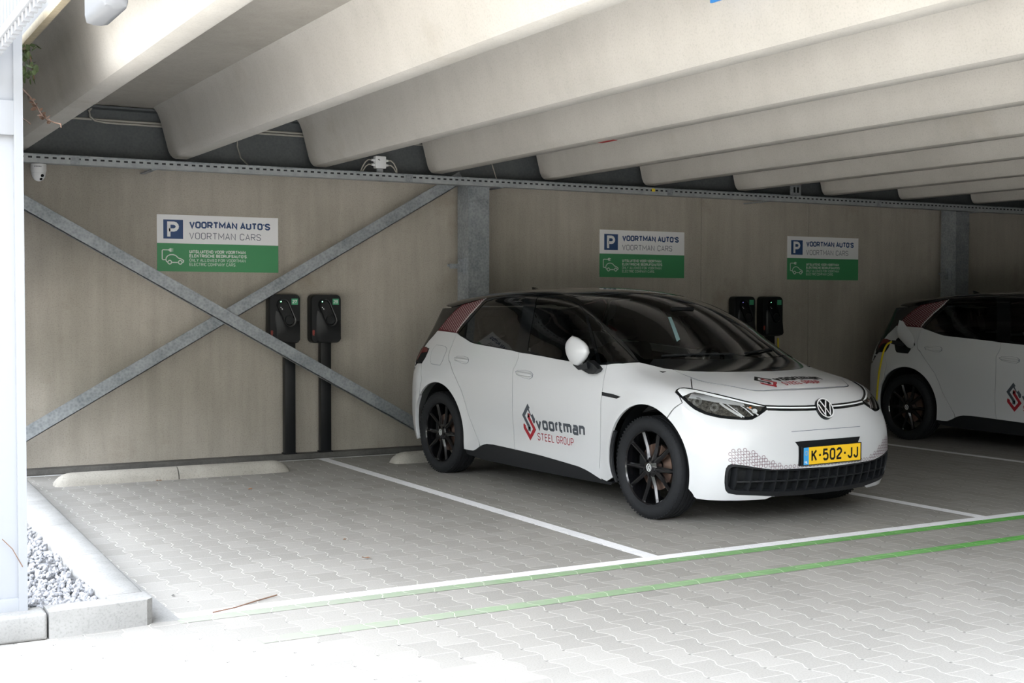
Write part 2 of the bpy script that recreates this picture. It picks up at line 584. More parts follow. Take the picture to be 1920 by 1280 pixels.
# far right wall, and unseen blockers added to shape the light
struct(MB().box(15, 15.2, -2.6, YW, 0, 3.2).build('wall_right', M_DIRT, smooth=False))
struct(MB().box(3.5, 44, -2.9, -2.6, 0, 9.0).build('blocker_front', M_DIRT, smooth=False))  # unseen tall dark blocker, added to cut low light from the front
struct(MB().box(.97, 1.015, 7.0, YW - .01, 1.35, 3.06).build('blocker_left', M_WALL, smooth=False))  # unseen hanging panel, added to shade the first beam
# slab over the bays
struct(MB().box(1.20, 45, YD, YW + .25, 3.07, 3.32).build('ceiling', M_SLAB, smooth=False))
struct(MB().box(5.8, 45, -2.6, YD, 3.07, 3.32).build('ceiling', M_SLAB, smooth=False))  # unseen slab extension, added to keep the right side dark
# dark strip at the foot of the wall
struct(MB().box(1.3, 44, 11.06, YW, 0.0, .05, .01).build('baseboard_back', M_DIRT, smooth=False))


# ------------------------------------------------------------------ concrete beams
def beam_section(xr, zb=2.65):
    """ribbed deck stem, xr = right lower edge"""
    b = .165
    L = [(xr - b - .150, 3.08), (xr - b - .105, 3.03), (xr - b - .078, 2.965), (xr - b - .012, zb + .062), (xr - b + .004, zb + .030), (xr - b + .028, zb + .006), (xr - b + .05, zb)]
    Rr = [(xr - .02, zb), (xr - .005, zb + .006), (xr + .003, zb + .022), (xr + .045, 2.975), (xr + .07, 3.02), (xr + .105, 3.08)]
    return L + Rr


BEAMX = [1.645, 2.965, 4.225, 5.40, 6.63, 7.86, 9.08, 10.33, 11.53, 12.76, 13.99, 15.22, 16.45, 17.68, 18.9, 20.1, 21.3, 22.5, 23.7, 24.9]
ordn = ['first', 'second', 'third', 'fourth', 'fifth', 'sixth', 'seventh', 'eighth', 'ninth', 'tenth']
for i, bx in enumerate(BEAMX):
    m = MB().prism(beam_section(bx), YD if bx < 5.8 else -2.6, 10.93, 'y')
    o = m.build('concrete_beam', M_BEAM, angle=25)
    if i < 10:
        lab = [
            'pale concrete ceiling beam at the open left edge, half in shade, above the dome camera',
            'pale concrete ceiling beam ending over the left parking sign',
            'pale concrete ceiling beam ending between the left sign and the white junction box',
            'pale concrete ceiling beam ending above the nearer galvanised column',
            'pale concrete ceiling beam ending just right of the nearer column, red mark on the beam before it',
            'pale concrete ceiling beam ending above the middle parking sign',
            'pale concrete ceiling beam ending right of the middle parking sign',
            'pale concrete ceiling beam ending above the right parking sign beside the hanger plate',
            'pale concrete ceiling beam ending between the right sign and the far column',
            'pale concrete ceiling beam, rightmost one whose end is visible, above the far column'][i]
        tag(o, lab, 'beam', 'ribs of the concrete ceiling')
    else:
        tag(o, 'pale concrete ceiling beam in the dark far right of the car park', 'beam', 'ribs in the far right')

# ------------------------------------------------------------------ steel along the wall head
m = MB()
m.box(1.3, 44, 11.10, 11.115, 2.63, 3.05)
m.box(1.3, 44, 10.97, 11.16, 2.615, 2.632)
m.box(1.3, 44, 10.97, 11.16, 3.045, 3.062)
tag(m.build('steel_beam', M_WEB), 'dark grey steel beam running along the wall head behind the beam ends', 'beam')

t = thing('cable_tray', 'galvanised perforated cable tray running along the top of the wall', 'cable tray', (1.4, 10.72, 2.53))
m = MB()
m.box(0, 40, 0, .003, .008, .066); m.box(0, 40, 0, .10, .005, .008)
o = m.build('tray_side', M_TRAY, t, smooth=False)
m = MB().box(0, 40, -.006, .012, .066, .078, .002); m.build('tray_lip', M_GALV, t)
for k in range(14):
    MB().box(.55 + 2.95 * k, .62 + 2.95 * k, -.003, 0, .006, .068, .001).build('splice_plate', M_GALV, t)
for k in range(12):
    MB().box(1.2 + 3.3 * k, 1.24 + 3.3 * k, .02, .42, -.004, .006, .001).build('support_arm', M_GALV, t)
tag(MB().box(7.655, 7.695, 10.7135, 10.7205, 2.565, 2.598, .003).build('yellow_tag', M_YDOT), 'small yellow tag stuck on the cable tray', 'tag')

# hanger plate near the eighth beam
t = thing('hanger_bracket', 'small grey hanger plate with a red top rising from the cable tray', 'bracket', (9.60, 10.74, 2.60))
MB().box(-.075, .075, 0, .012, 0, .13, .003).build('plate', M_GALV, t)
MB().box(-.03, .075, -.003, .012, .13, .155, .002).build('red_cap', M_REDP, t)
for dx in (-.02, .03): MB().box(dx - .012, dx + .012, -.004, 0, .04, .10, .001).build('slot', M_MATTE, t)


# columns
def column(x0, label, yf=10.83, w=.225, d=.23, z1=2.62):
    t = thing('steel_column', label, 'column', (x0, yf, 0), group='galvanised wall columns')
    m = MB(); m.box(0, w, 0, .012, 0, z1); m.box(0, .012, .012, d, 0, z1); m.box(w - .012, w, .012, d, 0, z1); m.box(.012, w - .012, d - .012, d, 0, z1)
    m.build('shaft', M_GALV, t, smooth=False)
    MB().box(.01, w - .005, -.006, 0, 2.32, 2.415, .002).build('splice_plate', M_GALV, t)
    for dx in (.045, w - .03):
        MB().lathe([(0, -.022), (.013, -.022), (.015, -.018), (.015, -.006)], 6).build('bolt', M_GALV, t, loc=(dx, 0, 2.385))
    m = MB(); m.box(-.06, 0, .10, .115, 1.72, 1.85, .002); m.box(-.012, 0, .06, .16, 1.70, 1.86, .002); m.box(-.15, -.05, .09, .105, 1.755, 1.80, .002)
    m.build('gusset_bracket', M_GALV, t)
    MB().tube([(-.17, .1, 1.785), (-.09, .1, 1.78)], .012, 6).build('bolt', M_GALV, t)
    MB().box(-.04, w + .04, -.04, d + .04, 0, .015, .003).build('base_plate', M_GALV, t)
    return t


column(5.605, 'galvanised steel column behind the white car, between left and middle signs')
column(12.215, 'galvanised steel column behind the dark car at the right edge')
column(1.02, 'galvanised steel column behind the white post where the braces start')


# cross braces
def brace(p, q, y, label):
    a = Vector((p[0], 0, p[1])); b = Vector((q[0], 0, q[1])); L = (b - a).length
    ang = math.atan2(b.z - a.z, b.x - a.x)
    M4 = Matrix.Translation((a.x, y, a.z)) @ Matrix.Rotation(-ang, 4, 'Y')
    m = MB(); m.box(0, L, 0, .008, -.055, .055, .001); m.box(0, L, 0, .06, -.055, -.047, .001)
    m.v = [tuple(M4 @ Vector(v)) for v in m.v]
    tag(m.build('cross_brace', M_GALV, smooth=False), label, 'brace', 'crossed wall braces')


brace((1.255, 2.440), (5.59, .005), 10.915, 'galvanised diagonal bar falling from upper left, in front of the chargers')
brace((1.255, .145), (5.59, 2.634), 10.94, 'galvanised diagonal bar rising to the column top, behind the other bar')

# conduits on the steel beam
m = MB(); m.tube([(1.4, 11.07, 2.956), (45, 11.07, 2.956)], .011, 6)
tag(m.build('conduit', M_CABW), 'upper thin pale conduit along the dark steel beam', 'cable', 'conduits on the steel beam')
pts = [(2.19, 11.06, 3.06), (2.165, 11.06, 3.02), (2.175, 11.06, 2.975), (2.21, 11.06, 2.945), (2.30, 11.055, 2.933), (6.0, 11.055, 2.927)]
tag(MB().tube(pts, .010, 6).build('conduit', M_CABW), 'thin pale conduit curving down from the ceiling behind the second beam', 'cable', 'conduits on the steel beam')
pts = [(3.436, 11.07, 2.92), (3.425, 11.05, 2.80), (3.44, 11.0, 2.70), (3.47, 10.85, 2.61)]
tag(MB().tube(pts, .006, 6).build('cable', M_CABW), 'thin pale cable hanging behind the tray between second and third beams', 'cable')
pts = [(5.93, 11.06, 2.93), (5.93, 10.98, 2.80), (5.93, 10.86, 2.61)]
tag(MB().tube(pts, .006, 6).build('cable', M_CABW), 'thin pale cable dropping to the tray right of the nearer column', 'cable')

# junction box
t = thing('junction_box', 'small white junction box with cable glands on the cable tray', 'box', (4.665, 10.74, 2.61))
MB().box(-.052, .052, 0, .06, .038, .148, .008).build('housing', M_WHITE, t)
MB().box(-.03, .03, .02, .04, 0, .04, .002).build('bracket', M_GALV, t)
for sx, z in ((-1, .112), (-1, .070), (1, .112), (1, .070)):
    MB().lathe([(0, .052), (.013, .052), (.013, .066), (.010, .068), (.010, .082), (0, .082)], 10, 'x').build('cable_gland', M_WHITE, t, loc=(0, .03, z)) if sx > 0 else \
        MB().lathe([(0, -.052), (.013, -.052), (.013, -.066), (.010, -.068), (.010, -.082), (0, -.082)], 10, 'x').build('cable_gland', M_WHITE, t, loc=(0, .03, z))
    MB().tube([(sx * .08, .03, z), (sx * .11, .03, z + .002), (sx * .14, .03, z - .02), (sx * .17, .035, z - .07), (sx * .18, .05, .0)], .006, 6).build('cable', M_CABW, t)
V2, F2 = text2d('HL', -.03, .108, .022, .016, .004)
link_mesh('lettering', [(v[0], -.0006, v[1]) for v in V2], F2, M_INK, t)

# dome camera
t = thing('security_camera', 'white dome security camera hanging under the cable tray', 'camera', (1.712, 10.76, 2.53))
m = MB().lathe([(0, -.001), (.058, -.001), (.060, -.008), (.060, -.050), (.056, -.070), (0, -.070)], 32, 'z'); m.build('housing', M_WHITE, t)
m = MB().lathe([(.054, -.071), (.053, -.085), (.046, -.108), (.033, -.126), (.016, -.136), (0, -.139)], 32, 'z'); m.build('dome', M_WHITE, t)
for q, r in (((.022, -.047, -.098), .013), ((.014, -.034, -.122), .012)):
    mm = Matrix.Translation(q) @ Vector((.35, -.75, -.6)).to_track_quat('Z', 'Y').to_matrix().to_4x4()
    l = MB().lathe([(0, .006), (r * .7, .005), (r, 0), (r, -.01)], 16, 'z'); l.v = [tuple(mm @ Vector(v)) for v in l.v]
    l.build('lens', M_BLACK, t)
V2, F2 = merge2d(*[ribbon([(-.034 + .011 * i, -.024), (-.026 + .011 * i, -.024)], False, .006) for i in range(5)])
link_mesh('marking', [(v[0] - .005, -math.sqrt(.0605 ** 2 - (v[0] - .005) ** 2), v[1]) for v in V2], F2, M_LGREY, t)


# ------------------------------------------------------------------ parking signs
def car_icon(x, y, s):
    """line drawing of a small car with a plug, lower left x,y, width s"""
    u = s / 26.5; w = 1.15 * u
    P = lambda pts: [(x + a * u, y + b * u) for a, b in pts]
    it = []
    it.append(ribbon(P([(6.8, 2.2), (5.6, 3.2), (5.0, 5.2), (5.4, 7.4), (7.2, 9.6), (10.0, 10.9), (13.5, 11.0), (16.5, 10.0), (19.5, 7.2), (23.4, 5.9), (25.6, 4.2), (25.4, 2.6), (24.3, 2.2)]), False, w))
    it.append(ribbon(P([(12.2, 2.0), (18.6, 2.0)]), False, w))
    it.append(ring2d(x + 9.4 * u, y + 2.2 * u, 1.5 * u, 2.7 * u)); it.append(ring2d(x + 21.6 * u, y + 2.2 * u, 1.5 * u, 2.7 * u))
    it.append(ribbon(P([(5.2, 5.0), (1.6, 5.0), (.8, 6.0), (.8, 15.4), (1.6, 16.4), (8.0, 16.4)]), False, w))
    it.append((P([(7.6, 16.9), (7.6, 15.9), (10.2, 14.2), (11.4, 14.2), (11.4, 18.4), (10.2, 18.4)]), [(0, 1, 2, 3, 4, 5)]))
    it.append(ribbon(P([(11.4, 17.4), (13.6, 17.4)]), False, w * .6)); it.append(ribbon(P([(11.4, 15.3), (13.6, 15.3)]), False, w * .6))
    return merge2d(*it)


def parking_sign(x, ztop, label):
    W, H = 1.0923, .4946
    t = thing('parking_sign', label, 'sign', (x, YW, ztop - H), group='white and green parking signs on the wall')
    def flat(name, g, y, mat):
        return link_mesh(name, [(v[0], y, v[1]) for v in g[0]], [tuple(f) for f in g[1]], mat, t)
    MB().box(0, W, -.006, 0, H - .249, H, .0).build('white_panel', M_SWHITE, t, smooth=False)
    MB().box(0, W, -.006, 0, 0, H - .2495, .0).build('green_panel', M_SGREEN, t, smooth=False)
    flat('blue_square', ([(.054, H - .21), (.2265, H - .21), (.2265, H - .044), (.054, H - .044)], [(0, 1, 2, 3)]), -.0068, M_NAVY)
    # letter P
    p = [(.086, H - .192), (.086, H - .061), (.145, H - .061), (.168, H - .068), (.184, H - .084), (.189, H - .104), (.184, H - .124), (.168, H - .140), (.145, H - .147), (.118, H - .147)]
    cx = .118 - .0
    g1 = ribbon([(.102, H - .192), (.102, H - .074), (.146, H - .074), (.163, H - .080), (.173, H - .092), (.176, H - .104), (.173, H - .116), (.163, H - .128), (.146, H - .134), (.102, H - .134)], False, .028)
    flat('parking_letter', g1, -.0074, M_SWHITE)
    flat('bold_lettering', text2d("VOORTMAN AUTO'S", .281, H - .053 - .0605, .736, .0605, .0142, 1.9), -.0068, M_NAVY)
    flat('thin_lettering', text2d('VOORTMAN', .281, H - .151 - .058, .4153, .058, .0058, 1.7), -.0068, M_SGREY)
    flat('thin_lettering', text2d('CARS', .7358, H - .151 - .058, .1942, .058, .0058, 1.7), -.0068, M_SGREY)
    flat('bold_lettering', text2d('UITSLUITEND VOOR VOORTMAN', .281, H - .333, .506, .0285, .0062, 2.1), -.0068, M_SLETTER)
    flat('bold_lettering', text2d("ELEKTRISCHE BEDRIJFSAUTO'S.", .281, H - .370, .524, .0285, .0062, 2.1), -.0068, M_SLETTER)

    flat('thin_lettering', text2d('ONLY ALLOWED FOR VOORTMAN', .281, H - .407, .506, .0275, .0035, 1.9), -.0068, M_SLETTER)
    flat('thin_lettering', text2d('ELECTRIC COMPANY CARS.', .281, H - .444, .419, .0275, .0035, 1.9), -.0068, M_SLETTER)

    flat('car_icon', car_icon(.0375, H - .431, .199), -.0068, M_SLETTER)
    return t


parking_sign(2.750, 2.193, 'white and green parking sign on the bare wall above the crossed braces')
parking_sign(7.329, 2.193, 'white and green parking sign on the wall above the white car roof')
parking_sign(9.881, 2.193, 'white and green parking sign nearest the far column, above the black chargers')


# ------------------------------------------------------------------ wall chargers on posts
def rrect(w, h, r, n=6):
    P = []
    for cx, cy, a in ((w / 2 - r, h / 2 - r, 0), (-w / 2 + r, h / 2 - r, 90), (-w / 2 + r, -h / 2 + r, 180), (w / 2 - r, -h / 2 + r, 270)):
        for i in range(n + 1):
            t = math.radians(a + 90 * i / n); P.append((cx + r * math.cos(t), cy + r * math.sin(t)))
    return P


def charger(x, num, label, postdx, led):
    """x = left edge of housing"""
    w, h, d = .295, .445, .10
    t = thing('wall_charger', label, 'charger', (x, YW, 0), group='black car chargers on posts')
    cz = 1.280
    rings = [(1.0, 0.0), (1.0, -d * .72), (.985, -d * .9), (.955, -d)]
    V = []; Fc = []
    base = rrect(w, h, .045)
    n = len(base)
    for s, y in rings:
        V += [(w / 2 + p[0] * (1 - (1 - s) * (h / w if 0 else 1)), y - .03, cz + p[1] * (1 - (1 - s) * w / h)) for p in base]
    for k in range(len(rings) - 1):
        for i in range(n): Fc.append((k * n + i, k * n + (i + 1) % n, (k + 1) * n + (i + 1) % n, (k + 1) * n + i))
    Fc.append(tuple(range((len(rings) - 1) * n, len(rings) * n))); Fc.append(tuple(range(n))[::-1])
    o = link_mesh('housing', V, Fc, M_CHBLK, t); o.data.set_sharp_from_angle(angle=math.radians(35))
    o.data.polygons.foreach_set('use_smooth', [True] * len(o.data.polygons))
    yf = -.03 - d
    # raised lower wedge
    wedge = [(.048, cz - .20), (.06, cz - .212), (w - .03, cz - .212), (w - .012, cz - .19), (w - .012, cz - .02), (.17, cz - .015), (.062, cz + .075), (.052, cz + .02)]
    V = [(p[0], yf + .0, p[1]) for p in wedge] + [(p[0] + (.012 if p[0] < .1 else -.004), yf - (.028 if p[1] < cz - .1 else .006), p[1] + (.004 if p[1] < cz - .1 else -.008)) for p in wedge]
    k = len(wedge)
    Fc = [(i, (i + 1) % k, k + (i + 1) % k, k + i) for i in range(k)]
    c = len(V); V.append((w * .55, yf - .02, cz - .12)); Fc += [(k + i, k + (i + 1) % k, c) for i in range(k)]
    o = link_mesh('lower_cover', V, Fc, M_CHBLK, t); o.data.polygons.foreach_set('use_smooth', [True] * len(o.data.polygons)); o.data.set_sharp_from_angle(angle=math.radians(40))
    # socket capsule, tilted
    cap = []
    a0, a1, r = Vector((.122, cz + .128)), Vector((.185, cz - .015)), .056
    dv = (a1 - a0).normalized(); nv = Vector((-dv.y, dv.x)); base_a = math.atan2(nv.y, nv.x)
    for i in range(13):
        q = base_a + math.pi * i / 12; cap.append((a0.x + r * math.cos(q), a0.y + r * math.sin(q)))
    for i in range(13):
        q = base_a + math.pi + math.pi * i / 12; cap.append((a1.x + r * math.cos(q), a1.y + r * math.sin(q)))
    k = len(cap); cc = sum((Vector(p) for p in cap), Vector((0, 0))) / k
    V = [(p[0], yf, p[1]) for p in cap] + [(p[0], yf - .030, p[1]) for p in cap] + [(cc.x + (p[0] - cc.x) * .86, yf - .028, cc.y + (p[1] - cc.y) * .9) for p in cap] + [(cc.x + (p[0] - cc.x) * .8, yf - .012, cc.y + (p[1] - cc.y) * .86) for p in cap]
    Fc = []
    for q in range(3): Fc += [(q * k + i, q * k + (i + 1) % k, (q + 1) * k + (i + 1) % k, (q + 1) * k + i) for i in range(k)]
    Fc.append(tuple(range(3 * k, 4 * k)))
    o = link_mesh('socket_panel', V, Fc, M_CHGLO, t); o.data.polygons.foreach_set('use_smooth', [True] * len(o.data.polygons)); o.data.set_sharp_from_angle(angle=math.radians(40))
    MB().lathe([(0, -.012), (.040, -.012), (.044, -.006), (.044, 0)], 28).build('socket_flap', M_CHBLK, o, loc=(.183, yf - .012, cz - .010))
    MB().lathe([(0, -.002), (.0055, -.002), (.0055, .002)], 12).build('status_light', M_LEDG if led == 'g' else M_LEDB, o, loc=(.103, yf - .014, cz + .158))
    V2, F2 = merge2d(ribbon([(.100, cz + .107), (.108, cz + .100)], False, .006), ribbon([(.118, cz + .096), (.112, cz + .090), (.122, cz + .086)], False, .004))
    link_mesh('symbol', [(v[0], yf - .0135, v[1]) for v in V2], F2, M_SILV, o)
    MB().box(.208, .268, yf - .0015, yf, cz + .128, cz + .184).build('number_sticker', M_STICK, t, smooth=False)
    if num:
        V2, F2 = text2d(num, .2165, cz + .141, .043, .031, .0065, 1.8)
        link_mesh('number', [(v[0], yf - .0021, v[1]) for v in V2], F2, M_SLETTER, t)
    V2, F2 = text2d('ABB', 0, 0, .052, .022, .0062, 1.2)
    link_mesh('maker_print', [(.030 - v[1] + .004, yf - .0008, cz - .155 + v[0]) for v in V2], F2, M_ORANGE, t)
    MB().box(w / 2 - .05 + postdx, w / 2 + .05 + postdx, -.105, -.035, .05, cz - .2, .004).build('post', M_CHBLK, t)
    MB().box(w / 2 - .06 + postdx, w / 2 + .06 + postdx, -.115, -.03, .05, .062, .002).build('base_plate', M_MATTE, t)
    return t


charger(3.715, '27', 'black car charger numbered 27 on a black post, left of its twin', .055, 'g')
charger(4.110, '28', 'black car charger numbered 28 on a black post', .005, 'g')
charger(9.02, '', 'black charger in the dark below the right sign, blue light, left of two', .0, 'b')
charger(9.42, '', 'black charger in the dark below the right sign, green light, right of two', .0, 'g')

# ------------------------------------------------------------------ painted lines
def quad(name, P, z, mat, label):
    o = link_mesh(name, [(p[0], p[1], z) for p in P], [(0, 1, 2, 3)], mat)
    return tag(o, label, 'painted line')


SK = .0108
def yl(base, x): return base + SK * (x - 1.485)
quad('painted_line', [(1.485, 5.745), (40, yl(5.745, 40)), (40, yl(5.838, 40)), (1.485, 5.838)], .0016, M_WLINE, 'white painted line across the mouth of all the bays')
quad('painted_line', [(1.485, 5.650), (40, yl(5.650, 40)), (40, yl(5.743, 40)), (1.485, 5.743)], .0016, M_GLINE, 'green painted line directly in front of the white front line')
quad('painted_line', [(1.70, 5.150), (40, yl(5.150, 40)), (40, yl(5.248, 40)), (1.70, 5.248)], .0016, M_GLINE, 'second green painted line, parallel, nearer the camera')
bayl = ['white painted bay line between the empty bay and the white car',
        'white painted bay line to the right of the white car', 'white painted bay line beside the dark car at right',
        'white painted bay line beyond the dark car']
for i, lab in enumerate(bayl):
    x = 4.195 + 2.7245 * i
    quad('painted_line', [(x - .05, yl(5.838, x)), (x + .05, yl(5.838, x)), (x + .05, 10.985), (x - .05, 10.985)], .0016, M_WLINE, lab)
quad('painted_line', [(1.5, 10.985), (40, 10.985), (40, 11.03), (1.5, 11.03)], .0016, M_WLINE, 'thin white painted line along the foot of the back wall')


# plain concrete gutter strip along the kerb
struct(MB().box(1.378, 1.50, 5.72, 10.3, -.02, .0018).build('trim_1', M_KERB, smooth=False))

# ------------------------------------------------------------------ wheel stops
def wheel_stop(x0, x1, y, endl, endr, label):
    """rounded concrete kerb, domed at free ends"""
    N = 24; V = []; Fc = []
    prof = [(-.095, 0.0), (-.088, .035), (-.066, .072), (-.03, .093), (.0, .097), (.03, .093), (.066, .072), (.088, .035), (.095, 0.0)]
    L = x1 - x0; n = len(prof)
    for i in range(N + 1):
        u = i / N; xx = x0 + L * (.5 - .5 * math.cos(math.pi * u)) if (endl or endr) else x0 + L * u
        s = 1.
        for e, dist in ((endl, xx - x0), (endr, x1 - xx)):
            if e and dist < .14: s = min(s, math.sqrt(max(0.0004, 1 - (1 - dist / .14) ** 2)))
        for p in prof: V.append((xx, y + p[0] * (.55 + .45 * s), p[1] * s))
    for i in range(N):
        for j in range(n - 1): Fc.append((i * n + j, (i + 1) * n + j, (i + 1) * n + j + 1, i * n + j + 1))
    Fc.append(tuple(range(n))); Fc.append(tuple(range(N * n, N * n + n))[::-1])
    m = MB().add(V, Fc)
    return tag(m.build('wheel_stop', M_STOP, angle=50), label, 'wheel stop', 'concrete wheel stops')


wheel_stop(1.74, 2.688, 10.375, True, False, 'rounded concrete wheel stop in the empty bay, left unit')
wheel_stop(2.696, 3.64, 10.375, False, True, 'rounded concrete wheel stop in the empty bay, right unit below the chargers')
wheel_stop(4.62, 5.56, 10.41, True, False, 'rounded concrete wheel stop peeking out behind the white car rear wheel')
wheel_stop(5.57, 6.5, 10.41, False, True, 'rounded concrete wheel stop hidden under the white car')
wheel_stop(9.95, 10.93, 10.41, True, False, 'rounded concrete wheel stop under the dark car, left unit')
wheel_stop(10.94, 11.9, 10.41, False, True, 'rounded concrete wheel stop under the dark car, right unit')

# ------------------------------------------------------------------ kerb and gravel bed at the left
def kerb(x0, x1, y0, y1, label, bev=.014):
    m = MB().box(x0, x1, y0, y1, 0, .115, bev)
    return tag(m.build('kerb_stone', M_KERB, angle=60), label, 'kerb', 'kerb stones round the gravel bed')


# corner piece, mitred front
m = MB().prism([(.925, 5.66), (1.345, 5.695), (1.375, 5.725), (1.372, 5.86), (1.20, 5.86), (1.195, 5.80), (.925, 5.80)], 0, .115, 'z')
tag(m.build('kerb_stone', M_KERB, angle=20), 'concrete kerb stone at the front corner of the gravel bed', 'kerb', 'kerb stones round the gravel bed')
kerb(-.08, .918, 5.655, 5.80, 'concrete kerb stone in front of the white post')
kerb(-1.09, -.088, 5.65, 5.795, 'concrete kerb stone left of the white post')
ky = [5.866, 6.87, 7.87, 8.87, 9.87, 10.4]
kl = ['concrete kerb stone along the gravel bed, nearest the front corner', 'second concrete kerb stone along the gravel bed', 'third concrete kerb stone along the gravel bed', 'fourth concrete kerb stone along the gravel bed', 'short concrete kerb stone at the back of the gravel bed']
for a, b, l in zip(ky[:-1], ky[1:], kl):
    xl = lambda v: 1.20 + (v - 5.866) * .018
    xr = lambda v: 1.372 + (v - 5.866) * .030
    b2 = b - .005
    m = MB()
    P_ = [(xl(a), a), (xr(a), a), (xr(b2), b2), (xl(b2), b2)]
    m.add([(x_, y_, 0) for x_, y_ in P_] + [(x_, y_, .103) for x_, y_ in P_] + [(x_ + dx, y_, .115) for (x_, y_), dx in zip(P_, (.012, -.014, -.014, .012))],
          [(0, 1, 5, 4), (1, 2, 6, 5), (2, 3, 7, 6), (3, 0, 4, 7), (4, 5, 9, 8), (5, 6, 10, 9), (6, 7, 11, 10), (7, 4, 8, 11), (8, 9, 10, 11), (3, 2, 1, 0)])
    tag(m.build('kerb_stone', M_KERB, angle=60), l, 'kerb', 'kerb stones round the gravel bed')
tag(MB().box(-1.1, 1.2, 5.81, 11.1, 0, .055).build('gravel_bed', M_GBASE, smooth=False), 'bed of grey gravel behind the kerb', 'gravel', kind='stuff')
random.seed(3)
m = MB()
ico = bmesh.new(); bmesh.ops.create_icosphere(ico, subdivisions=1, radius=1.0)
IV = [v.co.copy() for v in ico.verts]; IF = [tuple(v.index for v in f.verts) for f in ico.faces]; ico.free()
for _ in range(2600):
    yy = 5.83 + 4.3 * random.random() ** 1.8
    xx = random.uniform(.55, 1.19 + (yy - 5.8) * .015)
    if .70 < xx < .9 and 5.8 < yy < 6.1: continue
    s = random.uniform(.009, .02)
    e = Euler((random.random() * 6, random.random() * 6, random.random() * 6)).to_matrix()
    sc = Vector((s * random.uniform(.7, 1.5), s * random.uniform(.6, 1.1), s * random.uniform(.5, .9)))
    c = Vector((xx, yy, .055 + s * .45 + random.random() * .012))
    m.add([tuple(c + e @ Vector((v.x * sc.x * random.uniform(.75, 1.2), v.y * sc.y, v.z * sc.z))) for v in IV], IF)
tag(m.build('gravel', M_GRAV, smooth=False, recalc=False), 'loose pale grey gravel chippings inside the kerb', 'gravel', kind='stuff')

# ------------------------------------------------------------------ white post and facade screen at the left
t = thing('facade_column', 'bright white steel column in front at the left edge', 'column', (.853, 5.74, .055))
m = MB()
m.box(-.012, 0, 0, .24, 0, 2.6)                       # right flange
m.box(-.30, -.012, .03, .042, 0, 2.6)                 # web set back
m.box(-.312, -.30, 0, .24, 0, 2.6)
m.box(-.036, -.012, .0, .03, 0, 2.6)
m.build('shaft', M_WSTEEL, t, smooth=False)
m = MB(); m.box(-.30, -.012, .006, .03, 0, .115, .003); m.build('base_block', M_WSTEEL, t)
m = MB(); m.box(-.30, -.012, .006, .03, 2.08, 2.225, .003); m.build('cross_plate', M_WSTEEL, t)
MB().tube([(-.02, -.001, .25), (-.06, -.001, .33), (-.10, -.001, .375)], .002, 5).build('thin_wire', M_TWIG, t)

t = thing('facade_screen', 'white slatted facade screen above the white column', 'screen', (.70, 4.0, 2.415))
m = MB(); m.box(-.02, .02, -3.2, 4.5, 0.0, .035, .004); m.build('bottom_rail', M_WSTEEL, t)
m = MB(); m.box(-.02, .02, -3.2, 4.5, 2.2, 2.235, .004); m.build('top_rail', M_WSTEEL, t)
for k in range(96):
    y = -3.15 + .08 * k
    MB().box(-.012, .012, y, y + .03, -.03, 2.24).build('slat', M_WSTEEL, t, smooth=False)

# edge of the deck
m = MB().box(1.175, 1.197, YD, YW + .25, 2.968, 4.2, .002)
tag(m.build('fascia_panel', M_FASC), 'white fascia panel along the deck edge, upper left', 'panel')
m = MB().box(1.165, 1.205, YD, YW + .2, 2.912, 2.966, .004)
tag(m.build('edge_strip', M_STRIP), 'cream edge strip under the white fascia, upper left', 'trim')

# white lamp hanging from the edge
t = thing('edge_lamp', 'white rounded lamp housing hanging from the deck edge at the top', 'lamp', (1.10, 5.27, 2.60))
MB().box(-.05, .05, -.20, .20, -.035, .26, .035).build('housing', M_WSTEEL, t, angle=60)
MB().box(-.03, .03, -.03, .03, .26, .32, .004).build('bracket', M_WSTEEL, t)

# ------------------------------------------------------------------ climbing plant
t = thing('climbing_plant', 'green and withered climbing plant hanging from the deck edge beside the white column', 'plant', (1.17, 7.9, 2.93))
random.seed(11)
def leaf(mb_, c, s, e):
    pts = [(0, 0, 0), (.35, .28, .04), (.8, .22, .0), (1, 0, -.05), (.8, -.22, 0), (.35, -.28, .04)]
    mb_.add([tuple(Vector(c) + e @ Vector((p[0] * s, p[1] * s, p[2] * s))) for p in pts], [(0, 1, 2, 3), (0, 3, 4, 5)])
lf = MB()
for i in range(70):
    c = (random.uniform(-.05, .07), random.uniform(-.12, .18), random.uniform(-.20, .0))
    leaf(lf, c, random.uniform(.035, .06), Euler((random.random() * 6, random.random() * 6, random.random() * 6)).to_matrix())
o = lf.build('leaves', M_GRN, t, smooth=False, recalc=False); o['kind'] = 'stuff'
tw = [(.0, .12, -.15), (-.0, .07, -.20), (.0, .0, -.26), (.02, -.16, -.33), (.03, -.30, -.40), (.03, -.48, -.47), (.035, -.62, -.515), (.035, -.86, -.56), (.035, -1.02, -.585), (.035, -1.03, -.605)]
MB().tube(tw, [.006, .006, .005, .005, .005, .004, .004, .004, .004, .003], 6).build('withered_stem', M_TWIG, t)
MB().tube([(.04, -.05, -.08), (.045, -.1, -.17), (.05, -.12, -.22)], .004, 5).build('stem', M_TWIG, t)
MB().tube([(.0, .05, -.42), (.01, -.1, -.46), (.01, -.22, -.49)], .004, 5).build('stem', M_TWIG, t)
lf = MB()
for i in range(26):
    u = random.uniform(.15, .75); k = u * (len(tw) - 1); a = int(k); q = Vector(tw[a]).lerp(Vector(tw[a + 1]), k - a)
    leaf(lf, q, random.uniform(.02, .04), Euler((random.random() * 6, random.random() * 6, random.random() * 6)).to_matrix())
lf.build('withered_leaves', M_TWIG, t, smooth=False, recalc=False)['kind'] = 'stuff'

